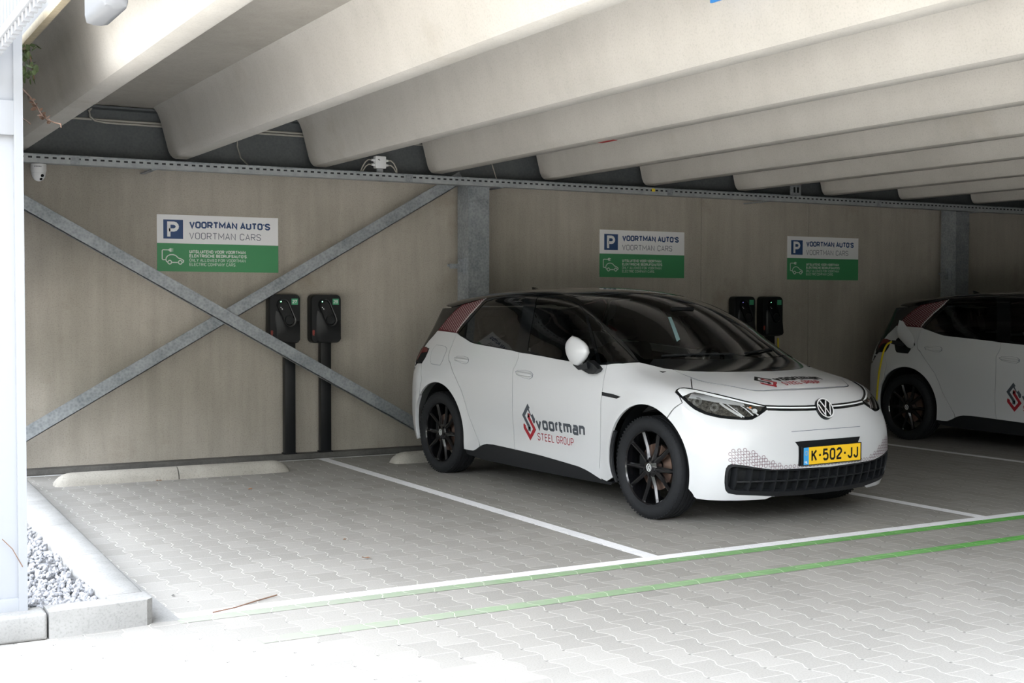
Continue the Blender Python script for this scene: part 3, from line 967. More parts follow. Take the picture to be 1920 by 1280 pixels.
# ------------------------------------------------------------------ small things on the paving
def dry_leaf(x, y, s, label, mat=M_LEAF):
    rr = random.Random(int(x * 1000)); mb_ = MB(); N = 10
    rot = rr.random() * 6
    V = [(0, 0, s * .15)]
    for i in range(N):
        a = 2 * math.pi * i / N; r = s * (.55 + .45 * abs(math.cos(a))) * rr.uniform(.7, 1.1)
        V.append((r * math.cos(a + rot), r * .6 * math.sin(a + rot), rr.uniform(.03, .5) * s))
    mb_.add(V, [(0, i + 1, (i + 1) % N + 1) for i in range(N)])
    o = mb_.build('dry_leaf', mat, smooth=False, recalc=False, loc=(x, y, .002))
    return tag(o, label, 'leaf', 'dry leaves on the paving')


dry_leaf(2.765, 6.575, .035, 'curled brown dry leaf on the paving of the empty bay, the largest')
dry_leaf(2.874, 7.17, .018, 'small ochre dry leaf on the paving behind the largest leaf')
dry_leaf(3.02, 9.46, .022, 'small brown dry leaf on dark paving in front of the wheel stop')
dry_leaf(2.52, 10.245, .03, 'brown dry leaves lying against the wheel stop joint')
dry_leaf(1.592, 6.20, .016, 'tiny dark dry leaf on the paving near the kerb corner', M_DIRT)
tag(MB().tube([(1.66, 5.765, .006), (1.78, 5.80, .008), (1.90, 5.885, .006), (2.03, 5.95, .008)], .0035, 5).build('twig', M_TWIG), 'thin dark twig lying across the white front line', 'twig')
# marks on the beams
o = MB().box(5.355, 5.395, 8.0, 8.2, 2.6475, 2.6503).build('red_mark', M_REDP, smooth=False)
tag(o, 'small red paint mark under the fourth ceiling beam', 'paint mark')
t = thing('blue_sign', 'blue sign plate between ceiling beams, only its lower corner in view at the top', 'sign', (3.90, 4.62, 2.885))
MB().box(-.006, .006, 0, .357, 0.0, .18, .001).build('face', M_BPLATE, t)
MB().box(-.02, .02, .16, .20, .14, .19, .001).build('bracket', M_GALV, t)

# ================================================================== CAR
# outlines measured on the car's right side: (s forward from front axle, y to the car's right, z up), metres
FT = {
    'belt': [(-2.579, 0.761, 1.178), (-2.522, 0.773, 1.162), (-2.392, 0.794, 1.135), (-2.321, 0.805, 1.118), (-2.244, 0.814, 1.104), (-2.085, 0.824, 1.093), (-1.924, 0.832, 1.084), (-1.77, 0.838, 1.074), (-1.621, 0.842, 1.065), (-1.518, 0.846, 1.054), (-1.344, 0.85, 1.045), (-1.185, 0.854, 1.036), (-1.008, 0.859, 1.023), (-0.838, 0.863, 1.013), (-0.684, 0.866, 1.004), (-0.535, 0.869, 0.998), (-0.406, 0.859, 1.006), (-0.283, 0.813, 1.017), (-0.206, 0.732, 1.026), (-0.146, 0.7, 1.013), (-0.065, 0.657, 0.994), (-0.048, 0.649, 0.99), (-0.001, 0.618, 0.982), (0.054, 0.571, 0.976), (0.104, 0.521, 0.972), (0.168, 0.435, 0.97), (0.229, 0.335, 0.969), (0.275, 0.227, 0.969), (0.307, 0.104, 0.969)],
    'decal': [(-2.356, 0.604, 1.47), (-2.429, 0.61, 1.462), (-2.5, 0.624, 1.445), (-2.606, 0.631, 1.428), (-2.708, 0.635, 1.411), (-2.764, 0.648, 1.38), (-2.811, 0.659, 1.348), (-2.854, 0.673, 1.311), (-2.897, 0.688, 1.273), (-2.932, 0.704, 1.232), (-2.969, 0.722, 1.191), (-2.865, 0.733, 1.188), (-2.756, 0.745, 1.185), (-2.579, 0.761, 1.178), (-2.551, 0.736, 1.233), (-2.514, 0.72, 1.273), (-2.469, 0.698, 1.323), (-2.421, 0.68, 1.368), (-2.369, 0.654, 1.42)],
    'decal_strip': [(-2.364, 0.608, 1.467), (-2.389, 0.654, 1.417), (-2.438, 0.679, 1.367), (-2.487, 0.697, 1.323), (-2.532, 0.719, 1.272), (-2.567, 0.737, 1.23), (-2.596, 0.758, 1.182)],
    'rearedge': [(-2.969, 0.722, 1.191), (-3.005, 0.745, 1.144), (-3.047, 0.767, 1.098), (-3.077, 0.793, 1.052)],
    'lamp': [(-3.071, 0.797, 1.047), (-3.021, 0.802, 1.045), (-2.963, 0.812, 1.035), (-2.952, 0.831, 1.004), (-2.952, 0.854, 0.959), (-2.978, 0.876, 0.91), (-3.082, 0.86, 0.917)],
    'bumpseam': [(-2.978, 0.876, 0.91), (-2.957, 0.891, 0.868), (-2.948, 0.899, 0.823), (-2.923, 0.907, 0.774), (-2.959, 0.908, 0.74)],
    'rdoor_rear': [(-2.579, 0.761, 1.178), (-2.581, 0.787, 1.127), (-2.578, 0.811, 1.078), (-2.575, 0.833, 1.034), (-2.562, 0.852, 0.996), (-2.532, 0.87, 0.953), (-2.504, 0.885, 0.91), (-2.495, 0.878, 0.933), (-2.437, 0.895, 0.88), (-2.36, 0.903, 0.808), (-2.274, 0.903, 0.715), (-2.226, 0.901, 0.631), (-2.183, 0.895, 0.537), (-2.133, 0.889, 0.454), (-2.08, 0.883, 0.373), (-2.044, 0.881, 0.328), (-2.038, 0.878, 0.282)],
    'split': [(-1.518, 0.846, 1.054), (-1.502, 0.865, 1.008), (-1.51, 0.88, 0.961), (-1.526, 0.892, 0.913), (-1.533, 0.89, 0.921), (-1.525, 0.9, 0.871), (-1.524, 0.903, 0.789), (-1.526, 0.902, 0.708), (-1.537, 0.893, 0.605), (-1.554, 0.876, 0.5), (-1.556, 0.866, 0.387), (-1.541, 0.869, 0.327), (-1.528, 0.87, 0.306)],
    'fdoor_front': [(-0.406, 0.859, 1.006), (-0.395, 0.884, 0.943), (-0.394, 0.9, 0.873), (-0.396, 0.902, 0.844), (-0.416, 0.903, 0.741), (-0.423, 0.899, 0.62), (-0.433, 0.893, 0.499), (-0.445, 0.887, 0.368), (-0.458, 0.882, 0.292), (-0.476, 0.871, 0.213)],
    'whitebottom': [(-2.257, 0.882, 0.238), (-2.203, 0.877, 0.236), (-2.135, 0.875, 0.238), (-2.081, 0.876, 0.257), (-2.028, 0.878, 0.286), (-1.978, 0.878, 0.302), (-1.93, 0.877, 0.312), (-1.837, 0.874, 0.315), (-1.528, 0.87, 0.306), (-1.216, 0.871, 0.296), (-0.957, 0.872, 0.281), (-0.707, 0.876, 0.265), (-0.628, 0.876, 0.252), (-0.567, 0.874, 0.237), (-0.509, 0.871, 0.219), (-0.452, 0.868, 0.201), (-0.392, 0.867, 0.195), (-0.338, 0.869, 0.194)],
    'head': [(0.3, 0.847, 0.856), (0.291, 0.834, 0.867), (0.287, 0.82, 0.874), (0.289, 0.799, 0.88), (0.299, 0.778, 0.884), (0.331, 0.757, 0.881), (0.37, 0.737, 0.875), (0.438, 0.705, 0.862), (0.502, 0.665, 0.849), (0.569, 0.617, 0.831), (0.624, 0.559, 0.813), (0.672, 0.494, 0.794), (0.706, 0.437, 0.779), (0.721, 0.43, 0.762), (0.723, 0.471, 0.742), (0.722, 0.519, 0.718), (0.715, 0.568, 0.697), (0.704, 0.596, 0.695), (0.692, 0.622, 0.695), (0.654, 0.685, 0.7), (0.614, 0.739, 0.706), (0.577, 0.776, 0.716), (0.54, 0.807, 0.728), (0.507, 0.826, 0.742), (0.475, 0.84, 0.757), (0.437, 0.85, 0.78), (0.399, 0.854, 0.805), (0.35, 0.855, 0.833)],
    'head_in': [(0.307, 0.834, 0.862), (0.302, 0.811, 0.874), (0.319, 0.787, 0.876), (0.383, 0.749, 0.868), (0.514, 0.676, 0.84), (0.632, 0.566, 0.803), (0.706, 0.454, 0.772), (0.714, 0.49, 0.746), (0.71, 0.541, 0.724), (0.703, 0.579, 0.709), (0.677, 0.635, 0.708), (0.609, 0.735, 0.718), (0.542, 0.798, 0.739), (0.485, 0.828, 0.765), (0.437, 0.839, 0.795), (0.38, 0.844, 0.828)],
    'drl': [(0.307, 0.833, 0.862), (0.302, 0.811, 0.873), (0.32, 0.789, 0.875), (0.385, 0.75, 0.867), (0.515, 0.677, 0.839), (0.633, 0.567, 0.802), (0.68, 0.501, 0.784), (0.706, 0.454, 0.771), (0.681, 0.513, 0.777), (0.642, 0.568, 0.792), (0.587, 0.633, 0.811), (0.53, 0.69, 0.825), (0.461, 0.737, 0.843), (0.401, 0.77, 0.855), (0.391, 0.794, 0.851), (0.384, 0.825, 0.84), (0.373, 0.846, 0.83), (0.341, 0.842, 0.846)],
    'reflect': [(0.396, 0.793, 0.85), (0.404, 0.772, 0.854), (0.463, 0.739, 0.842), (0.531, 0.692, 0.824), (0.588, 0.635, 0.809), (0.642, 0.573, 0.79), (0.654, 0.576, 0.776), (0.605, 0.65, 0.786), (0.537, 0.729, 0.801), (0.463, 0.792, 0.817), (0.411, 0.832, 0.822)],
    'hoodline': [(0.002, 0.611, 0.983), (0.104, 0.615, 0.956), (0.191, 0.618, 0.939), (0.266, 0.618, 0.924), (0.341, 0.602, 0.912), (0.385, 0.58, 0.906), (0.428, 0.553, 0.9), (0.472, 0.527, 0.894), (0.508, 0.505, 0.887), (0.536, 0.487, 0.881), (0.576, 0.457, 0.873), (0.601, 0.425, 0.868), (0.62, 0.387, 0.866), (0.614, 0.404, 0.866)],
    'fendseam': [(0.191, 0.618, 0.939), (0.271, 0.683, 0.911), (0.351, 0.748, 0.878)],
    'bumpfend': [(0.342, 0.895, 0.756), (0.316, 0.905, 0.732), (0.291, 0.911, 0.712)],
    'grille': [(0.826, 0.292, 0.373), (0.801, 0.454, 0.38), (0.783, 0.53, 0.39), (0.764, 0.591, 0.4), (0.736, 0.656, 0.413), (0.712, 0.701, 0.42), (0.696, 0.725, 0.422), (0.685, 0.738, 0.415), (0.677, 0.747, 0.398), (0.672, 0.75, 0.372), (0.668, 0.75, 0.347), (0.662, 0.746, 0.304), (0.658, 0.737, 0.265), (0.659, 0.729, 0.25), (0.663, 0.716, 0.238), (0.684, 0.673, 0.228), (0.73, 0.557, 0.22), (0.758, 0.41, 0.206)],
    'bumpbot': [(0.476, 0.864, 0.265), (0.476, 0.855, 0.222), (0.481, 0.847, 0.201), (0.495, 0.838, 0.189), (0.556, 0.803, 0.185), (0.62, 0.737, 0.184), (0.691, 0.611, 0.184), (0.735, 0.468, 0.185), (0.758, 0.416, 0.207)],
    'apill': [(-0.189, 0.712, 1.027), (-0.372, 0.695, 1.122), (-0.515, 0.686, 1.2), (-0.658, 0.68, 1.274), (-0.789, 0.664, 1.337), (-0.944, 0.633, 1.401), (-1.068, 0.598, 1.442), (-1.201, 0.558, 1.476), (-1.348, 0.524, 1.501), (-1.503, 0.487, 1.519)],
    'winR': [(-2.503, 0.772, 1.168), (-2.548, 0.764, 1.177), (-2.515, 0.745, 1.22), (-2.467, 0.723, 1.273), (-2.412, 0.698, 1.332), (-2.361, 0.672, 1.39), (-2.306, 0.641, 1.442), (-2.218, 0.626, 1.461), (-2.056, 0.621, 1.472), (-1.771, 0.619, 1.477), (-1.711, 0.674, 1.422), (-1.669, 0.717, 1.344), (-1.636, 0.761, 1.254), (-1.603, 0.804, 1.159), (-1.581, 0.839, 1.073), (-1.663, 0.84, 1.071), (-1.929, 0.829, 1.09), (-2.09, 0.821, 1.1), (-2.239, 0.811, 1.112), (-2.329, 0.8, 1.127)],
    'winF': [(-1.411, 0.84, 1.07), (-1.436, 0.813, 1.139), (-1.466, 0.771, 1.233), (-1.502, 0.725, 1.327), (-1.539, 0.682, 1.411), (-1.602, 0.617, 1.477), (-1.443, 0.603, 1.479), (-1.292, 0.608, 1.467), (-1.154, 0.621, 1.447), (-1.023, 0.645, 1.415), (-0.941, 0.671, 1.384), (-0.845, 0.717, 1.322), (-0.747, 0.762, 1.246), (-0.643, 0.808, 1.149), (-0.551, 0.846, 1.054), (-0.518, 0.865, 1.009), (-0.689, 0.863, 1.014), (-0.843, 0.86, 1.021), (-1.023, 0.856, 1.031), (-1.189, 0.851, 1.044)],
    'winQ': [(-0.472, 0.862, 1.014), (-0.523, 0.844, 1.06), (-0.631, 0.797, 1.171), (-0.746, 0.745, 1.268), (-0.857, 0.687, 1.35), (-0.823, 0.687, 1.339), (-0.669, 0.706, 1.269), (-0.521, 0.716, 1.189), (-0.379, 0.724, 1.112), (-0.238, 0.74, 1.036), (-0.305, 0.816, 1.025)],
    'flap': [(-2.861, 0.798, 1.069), (-2.766, 0.804, 1.069), (-2.686, 0.812, 1.063), (-2.64, 0.822, 1.048), (-2.625, 0.835, 1.027), (-2.626, 0.854, 0.988), (-2.629, 0.871, 0.944), (-2.649, 0.885, 0.905), (-2.731, 0.883, 0.907), (-2.811, 0.879, 0.911), (-2.84, 0.869, 0.935), (-2.866, 0.851, 0.974), (-2.891, 0.83, 1.012), (-2.883, 0.808, 1.049)],
    'handR': [(-2.447, 0.863, 0.978), (-2.399, 0.86, 0.99), (-2.302, 0.861, 0.993), (-2.238, 0.866, 0.986), (-2.213, 0.871, 0.971), (-2.212, 0.878, 0.949), (-2.242, 0.882, 0.935), (-2.29, 0.881, 0.935), (-2.361, 0.877, 0.946), (-2.426, 0.872, 0.954)],
    'handF': [(-1.494, 0.894, 0.905), (-1.466, 0.891, 0.917), (-1.368, 0.89, 0.923), (-1.292, 0.892, 0.915), (-1.258, 0.895, 0.899), (-1.26, 0.9, 0.876), (-1.294, 0.901, 0.861), (-1.373, 0.901, 0.866), (-1.461, 0.898, 0.883)],
    'vent': [(-0.403, 0.903, 0.818), (-0.276, 0.903, 0.81), (-0.194, 0.905, 0.797), (-0.237, 0.904, 0.782), (-0.402, 0.903, 0.793)],
}


def spl(xs,ys,n=1500):
    xs=np.array(xs,float);ys=np.array(ys,float)
    h=np.diff(xs);d=np.diff(ys)/h
    m=np.zeros(len(xs));m[0]=d[0];m[-1]=d[-1]
    for i in range(1,len(xs)-1):
        m[i]=(d[i-1]*h[i]+d[i]*h[i-1])/(h[i-1]+h[i])
    X=np.linspace(xs[0],xs[-1],n)
    k=np.clip(np.searchsorted(xs,X,side='right')-1,0,len(h)-1)
    t=(X-xs[k])/h[k]
    Y=(2*t**3-3*t**2+1)*ys[k]+(t**3-2*t**2+t)*h[k]*m[k]+(-2*t**3+3*t**2)*ys[k+1]+(t**3-t**2)*h[k]*m[k+1]
    return lambda q:np.interp(q,X,Y)
PW=spl([.10,.20,.30,.42,.55,.70,.80,.88,.93,1.0,1.05,1.15,1.30,1.42,1.52,1.62],
       [.84,.868,.882,.888,.895,.902,.903,.899,.888,.868,.848,.808,.738,.676,.605,.50])
PT=spl([-3.5,-3.3,-3.1,-2.9,-2.5,-2.1,-1.75,-1.4,-1.1,-.9,-.7,-.5,-.2,0.,.12,.22,.32,.42,.52,.62,.70,.78,.9],
       [1.32,1.375,1.425,1.468,1.522,1.549,1.556,1.546,1.516,1.478,1.42,1.34,1.185,1.075,1.018,.988,.968,.949,.928,.90,.868,.815,.70])
PF=spl([.1,.2,.3,.4,.5,.6,.68,.75,.80,.86,.92,1.1],
       [.72,.79,.83,.846,.846,.832,.812,.79,.768,.735,.69,.5])
PFP=spl([0,.2,.4,.55,.65,.75,.82,.88,.95],[0,.008,.033,.068,.108,.172,.25,.37,.62])
PR=spl([.1,.25,.4,.6,.75,.9,1.05,1.2,1.38,1.5,1.6],
       [-3.2,-3.34,-3.40,-3.415,-3.405,-3.36,-3.285,-3.225,-3.17,-3.13,-3.1])
PRP=spl([0,.3,.5,.65,.75,.83,.9],[0,.01,.035,.07,.115,.185,.33])
def smin(a,b,k):
    h=np.maximum(k-np.abs(a-b),0)/k
    return np.minimum(a,b)-h*h*k*.25
def sst(x,a,b):
    t=np.clip((x-a)/(b-a),0,1);return t*t*(3-2*t)
def F(s,y,z):
    y=np.abs(y)
    w=PW(z)
    w=w-.085*(np.clip(-1.6-s,0,3)/1.5)**2*sst(z,.75,1.25)
    for cs_,fl in ((.075,.014),(-2.665,.014)):
        r=np.hypot(s-cs_,z-.37)
        w=w+fl*np.exp(-((r-.40)/.075)**2)*sst(z,.15,.3)
    mid=np.exp(-((s+1.35)/.62)**4)
    w=w-.022*mid*np.exp(-((z-.42)/.15)**2)
    a=w-y
    yy=y*y
    t=PT(s+.40*yy)-(.115-.05*sst(s,-.5,.0))*yy
    b=(t-z)*.9
    fr=PF(z)-PFP(y)-s
    re=s-PR(z)-PRP(y)
    c=smin(smin(a,fr*.95,.07),re*.95,.07)
    k=.05+.05*(1-sst(z,.95,1.1))+.05*sst(z,1.38,1.5)
    return smin(c,b,k)
def G(s,y,z,e=2e-3):
    g=np.stack([F(s+e,y,z)-F(s-e,y,z),F(s,y+e,z)-F(s,y-e,z),F(s,y,z+e)-F(s,y,z-e)],-1)
    return -g/np.maximum(np.linalg.norm(g,axis=-1,keepdims=True),1e-9)
def cast(o,d,t0,t1,n=160):
    """first hit along rays; o,d (N,3)"""
    o=np.atleast_2d(o).astype(float);d=np.atleast_2d(d).astype(float)
    ts=np.linspace(t0,t1,n)
    P=o[:,None]+d[:,None]*ts[None,:,None]
    v=F(P[...,0],P[...,1],P[...,2])
    ins=v>0
    hit=ins.any(1);k=np.argmax(ins,1);k=np.where(hit,k,np.argmax(v,1));k=np.maximum(k,1)
    a=ts[k-1];b=ts[k]
    for _ in range(30):
        m=(a+b)/2;p=o+d*m[:,None]
        q=F(p[:,0],p[:,1],p[:,2])>0
        b=np.where(q,m,b);a=np.where(q,a,m)
    a=np.where(hit,(a+b)/2,ts[k])
    return o+d*a[:,None],hit,v.max(1)


Nrm = lambda v: np.array(v, float) / np.linalg.norm(v)


class Lin:
    """parallel projection onto the body along -n"""
    def __init__(s, n, e1=None):
        s.n = Nrm(n)
        e1 = np.array(e1 if e1 is not None else (1, 0, 0), float)
        s.e1 = Nrm(e1 - s.n * (e1 @ s.n)); s.e2 = np.cross(s.n, s.e1)
        s.c = np.array((-1.3, 0, .7))
    def proj(s, P): Q = np.asarray(P, float) - s.c; return np.stack([Q @ s.e1, Q @ s.e2], -1)
    def lift(s, uv):
        o = s.c + uv[:, :1] * s.e1 + uv[:, 1:] * s.e2 + s.n * 3.2
        return cast(o, np.tile(-s.n, (len(uv), 1)), 0, 5.0, 260)[0]


class Cyl:
    """horizontal projection towards a vertical axis at s0; sgn +1 front, -1 rear"""
    def __init__(s, s0, sgn): s.s0 = s0; s.g = sgn
    def proj(s, P):
        P = np.asarray(P, float)
        return np.stack([np.arctan2(P[:, 1], (P[:, 0] - s.s0) * s.g) * .85, P[:, 2]], -1)
    def lift(s, uv):
        a = uv[:, 0] / .85
        d = np.stack([np.cos(a) * s.g, np.sin(a), 0 * a], -1)
        o = np.stack([s.s0 + 0 * a, 0 * a, uv[:, 1]], -1) + d * 2.2
        return cast(o, -d, 0, 2.2, 220)[0]


SIDE = Lin((0, 1, 0)); SIDEUP = Lin((0, .8, .6)); TOP = Lin((0, 0, 1)); WSF = Lin((.5, 0, .87))
FRONT = Cyl(-.25, 1); REAR = Cyl(-2.6, -1); DIAG = Lin((.62, .74, .25)); NOSE = Lin((1, 0, .15), (0, 1, 0))


def resample(uv, step, closed=True):
    uv = np.asarray(uv, float); out = []
    n = len(uv)
    for i in range(n if closed else n - 1):
        a, b = uv[i], uv[(i + 1) % n]; k = max(1, int(np.ceil(np.linalg.norm(b - a) / step)))
        for j in range(k): out.append(a + (b - a) * j / k)
    if not closed: out.append(uv[-1])
    return np.array(out)


def inpoly(P, poly):
    x, y = P[:, 0], P[:, 1]; r = np.zeros(len(P), bool); n = len(poly); j = n - 1
    for i in range(n):
        xi, yi = poly[i]; xj, yj = poly[j]
        c = (yi > y) != (yj > y)
        with np.errstate(divide='ignore', invalid='ignore'):
            r ^= c & (x < (xj - xi) * (y - yi) / (yj - yi + 1e-15) + xi)
        j = i
    return r


def area(p): return .5 * np.sum(p[:, 0] * np.roll(p[:, 1], -1) - np.roll(p[:, 0], -1) * p[:, 1])


def inset(p, d):
    if d == 0: return p
    if area(p) < 0: p = p[::-1]
    a = np.roll(p, 1, 0); b = np.roll(p, -1, 0)
    t1 = p - a; t2 = b - p
    t1 /= np.linalg.norm(t1, axis=1, keepdims=True) + 1e-12; t2 /= np.linalg.norm(t2, axis=1, keepdims=True) + 1e-12
    n1 = np.stack([-t1[:, 1], t1[:, 0]], -1); n2 = np.stack([-t2[:, 1], t2[:, 0]], -1)
    m = n1 + n2; L = np.linalg.norm(m, axis=1, keepdims=True); m = np.where(L < .3, n1, m / np.maximum(L, 1e-9))
    c = np.maximum(.75, np.sum(m * n1, 1, keepdims=True))
    return p + m * d / c


def toloc(P, side):
    """(s,y right,z) -> local mesh coordinates; side=-1 mirrors to the car's left"""
    Q = np.array(P, float); Q[:, 1] *= -side; return Q


def patch(name, fr, poly, mat, parent, holes=(), off=0., gap=0., h=.035, hb=.018, rim=.012, side=1, dedupe=1e-4, build=True):
    uv = fr.proj(np.array(poly, float))
    keep = [i for i in range(len(uv)) if np.linalg.norm(uv[i] - uv[i - 1]) > dedupe]
    b = inset(resample(uv[keep], hb), gap)
    loops = [b]
    for hl in holes:
        q = fr.proj(np.array(hl, float)); q = resample(q, hb)
        if gap: q = inset(q, -gap)
        loops.append(q)
    lo, hi = b.min(0), b.max(0)
    gx = np.arange(lo[0], hi[0], h); gy = np.arange(lo[1], hi[1], h)
    G0 = np.stack(np.meshgrid(gx, gy), -1).reshape(-1, 2)
    G0[:, 0] += ((np.round((G0[:, 1] - lo[1]) / h) % 2) * h / 2)
    if len(G0):
        m = inpoly(G0, b)
        for q in loops[1:]: m &= ~inpoly(G0, q)
        G0 = G0[m]
        if len(G0):
            A = np.concatenate(loops)
            dd = np.min(np.linalg.norm(G0[:, None] - A[None], axis=2), 1)
            G0 = G0[dd > hb * .6]
    V = [tuple(p) for l in loops for p in l]; E = []; n0 = 0
    for l in loops:
        E += [(n0 + i, n0 + (i + 1) % len(l)) for i in range(len(l))]; n0 += len(l)
    V += [tuple(p) for p in G0]
    rv, re, rf = delaunay_2d_cdt([Vector(p) for p in V], E, [], 0, 1e-6)[:3]
    rv = np.array([(p[0], p[1]) for p in rv])
    T = np.array([t for t in rf if len(t) == 3])
    cen = rv[T].mean(1)
    m = inpoly(cen, b)
    for q in loops[1:]: m &= ~inpoly(cen, q)
    T = T[m]
    P = fr.lift(rv); N = G(P[:, 0], P[:, 1], P[:, 2])
    P = P + N * off
    P = toloc(P, side); N = toloc(N, side)
    # consistent orientation
    fn = np.cross(P[T[:, 1]] - P[T[:, 0]], P[T[:, 2]] - P[T[:, 0]])
    flip = np.sum(fn * N[T[:, 0]], 1) < 0
    T[flip] = T[flip][:, ::-1]
    F_ = [tuple(t) for t in T]
    if rim:
        cnt = {}
        for t in T:
            for i in range(3):
                a_, b_ = t[i], t[(i + 1) % 3]; cnt[(a_, b_)] = cnt.get((a_, b_), 0) + 1
        be = [e for e in cnt if (e[1], e[0]) not in cnt]
        idx = {}; RV = []; RN = []
        n = len(P)
        def gv(i, deep):
            k = (i, deep)
            if k not in idx:
                idx[k] = n + len(RV); RV.append(P[i] - N[i] * (rim if deep else 0)); RN.append(np.zeros(3))
            return idx[k]
        for a_, b_ in be:
            q = [gv(a_, 0), gv(a_, 1), gv(b_, 1), gv(b_, 0)]
            en = np.cross(P[b_] - P[a_], N[a_]); L = np.linalg.norm(en); en = en / L if L > 0 else N[a_]
            for i in q: RN[i - n] = RN[i - n] + en
            F_.append(tuple(q))
        if RV:
            P = np.concatenate([P, RV]); RN = np.array(RN); N = np.concatenate([N, RN / (np.linalg.norm(RN, axis=1, keepdims=True) + 1e-9)])
    if not build: return P, F_, N
    used = np.unique(np.concatenate([np.array(f) for f in F_])); rm = -np.ones(len(P), int); rm[used] = range(len(used))
    return link_mesh(name, P[used], [tuple(rm[list(f)]) for f in F_], mat, parent, normals=N[used])


def decal(name, fr, g, mat, parent, off=.0012, side=1, uv=True):
    """project 2D figure (already in the frame's uv) onto the body"""
    V2 = np.array(g[0], float); P = fr.lift(V2); N = G(P[:, 0], P[:, 1], P[:, 2]); P = P + N * off
    P = toloc(P, side); N = toloc(N, side)
    Fs = []
    for f in g[1]:
        nn = np.cross(P[f[1]] - P[f[0]], P[f[2]] - P[f[0]])
        Fs.append(tuple(f) if nn @ N[f[0]] >= 0 else tuple(f)[::-1])
    return link_mesh(name, P, Fs, mat, parent, normals=N)


def arcpts(c, r, a0, a1, n, fr=SIDE):
    t = np.radians(np.linspace(a0, a1, n))
    uv = fr.proj(np.stack([c[0] + r * np.cos(t), 0 * t, c[1] + r * np.sin(t)], -1)) if fr is SIDE else None
    return [tuple(p) for p in fr.lift(uv)]


def on(fr, pts): return [tuple(p) for p in fr.lift(fr.proj(np.array(pts, float)))]


def mir(pts): return [(p[0], -p[1], p[2]) for p in pts]


def ell(c, r, k=24): return [(c[0] + r * math.cos(2 * math.pi * i / k), c[1] + r * math.sin(2 * math.pi * i / k)) for i in range(k)]


CF, CR, RF, RR = (.068, .361), (-2.655, .358), .400, .405
WF, WR = (.052, .342), (-2.685, .342)
f = FT
belt = f['belt']; hl = f['hoodline'][:12]
hoodfront = hl + [(.622, .375, .867), (.650, .25, .867), (.668, .12, .867), (.673, .0, .867)]
wb = f['whitebottom']
sp = [p for i, p in enumerate(f['split']) if i not in (3,)]
rd = [p for i, p in enumerate(f['rdoor_rear']) if i not in (6,)]
fd = f['fdoor_front']
ib = min(range(len(belt)), key=lambda i: abs(belt[i][0] + 1.518)); jb = min(range(len(belt)), key=lambda i: abs(belt[i][0] + .406))
iw0 = min(range(len(wb)), key=lambda i: abs(wb[i][0] + 1.528)); iwr = min(range(len(wb)), key=lambda i: abs(wb[i][0] + 2.028)); iwf = min(range(len(wb)), key=lambda i: abs(wb[i][0] + .452))
P_RDOOR = belt[:ib + 1] + sp[1:-1] + wb[iwr:iw0 + 1][::-1] + rd[::-1][1:-1]
P_FDOOR = belt[ib:jb + 1] + fd[1:-1] + wb[iw0:iwf + 1][::-1] + sp[::-1][1:-1]
archR = arcpts(CR, RR, -17, 137, 40)       # front low end -> over the top -> rear
archF_ = arcpts(CF, RF, -16, 199, 52)      # front low end -> over the top -> rear low end
kfe = min(range(len(archF_)), key=lambda i: (archF_[i][0] - .291) ** 2 + (archF_[i][2] - .712) ** 2)
P_QUART = f['decal'][10:14] + rd[1:] + wb[:iwr][::-1] + archR + f['bumpseam'][:4][::-1] + f['lamp'][2:5][::-1] + [f['lamp'][0]] + f['rearedge'][::-1][1:-1]
head = f['head']
P_FEND = belt[jb:22] + hl[0:3] + f['fendseam'][1:] + [head[6], head[5], head[4], head[3], head[2], head[1], head[0]] + [(.35, .855, .833), (.39, .868, .795)] + [f['bumpfend'][0]] + archF_[kfe:] + wb[iwf + 1:-1][::-1][:] + fd[::-1][:-1]
gr_in = f['grille']
P_BHALF = hoodfront[::-1] [:len(hoodfront) - 2] + f['fendseam'][1:] + [head[5], head[4], head[3], head[2], head[1], head[0]] + [(.35, .855, .833), (.39, .868, .795), f['bumpfend'][0]] + archF_[:kfe + 1][::-1] + f['bumpbot'][1:] + gr_in[::-1][:-1]
gtop = [(.8415, .0, .3715)]
P_BUMP = P_BHALF + gtop + mir(P_BHALF[1:])[::-1]
P_GRILLE = gr_in + [(.775, .25, .200), (.785, 0, .199)] + mir(gr_in + [(.775, .25, .200)])[::-1] + gtop
cowl_b = belt[23:] + [(.318, 0, .969)]
ws_b = [(-.209, .690, 1.045), (-.17, .64, 1.055), (-.12, .564, 1.06), (-.03, .42, 1.06), (.03, .25, 1.06), (.058, .1, 1.06), (.062, 0, 1.06)]
apl = f['apill']
P_HOOD = hoodfront + mir(hoodfront[:-1])[::-1] + mir(cowl_b[:-1]) + cowl_b[::-1]
P_COWL = belt[19:] + [(.318, 0, .969)] + mir(belt[19:])[::-1] + mir(ws_b[1:-1]) + ws_b[1:][::-1]
hdr = [(-1.21, .545, 1.48), (-1.13, .43, 1.50), (-1.07, .3, 1.51), (-1.03, .15, 1.515), (-1.02, 0, 1.515)]
P_WIND = ws_b + mir(ws_b[:-1])[::-1] + mir(apl[1:8]) + mir(hdr[:-1]) + hdr[::-1] + apl[1:8][::-1]
redge = [(-1.30, .545, 1.49), (-1.5, .567, 1.495), (-1.75, .58, 1.495), (-2.05, .592, 1.488), (-2.356, .604, 1.470), (-2.5, .618, 1.449), (-2.606, .627, 1.430), (-2.708, .632, 1.412), (-2.9, .63, 1.385)]
spl_ = [(-3.03, .6, 1.375), (-3.09, .45, 1.385), (-3.125, .25, 1.39), (-3.135, 0, 1.39)]
P_ROOF = hdr[::-1] + redge + spl_ + mir(spl_[:-1])[::-1] + mir(redge)[::-1] + mir(hdr[:-1])
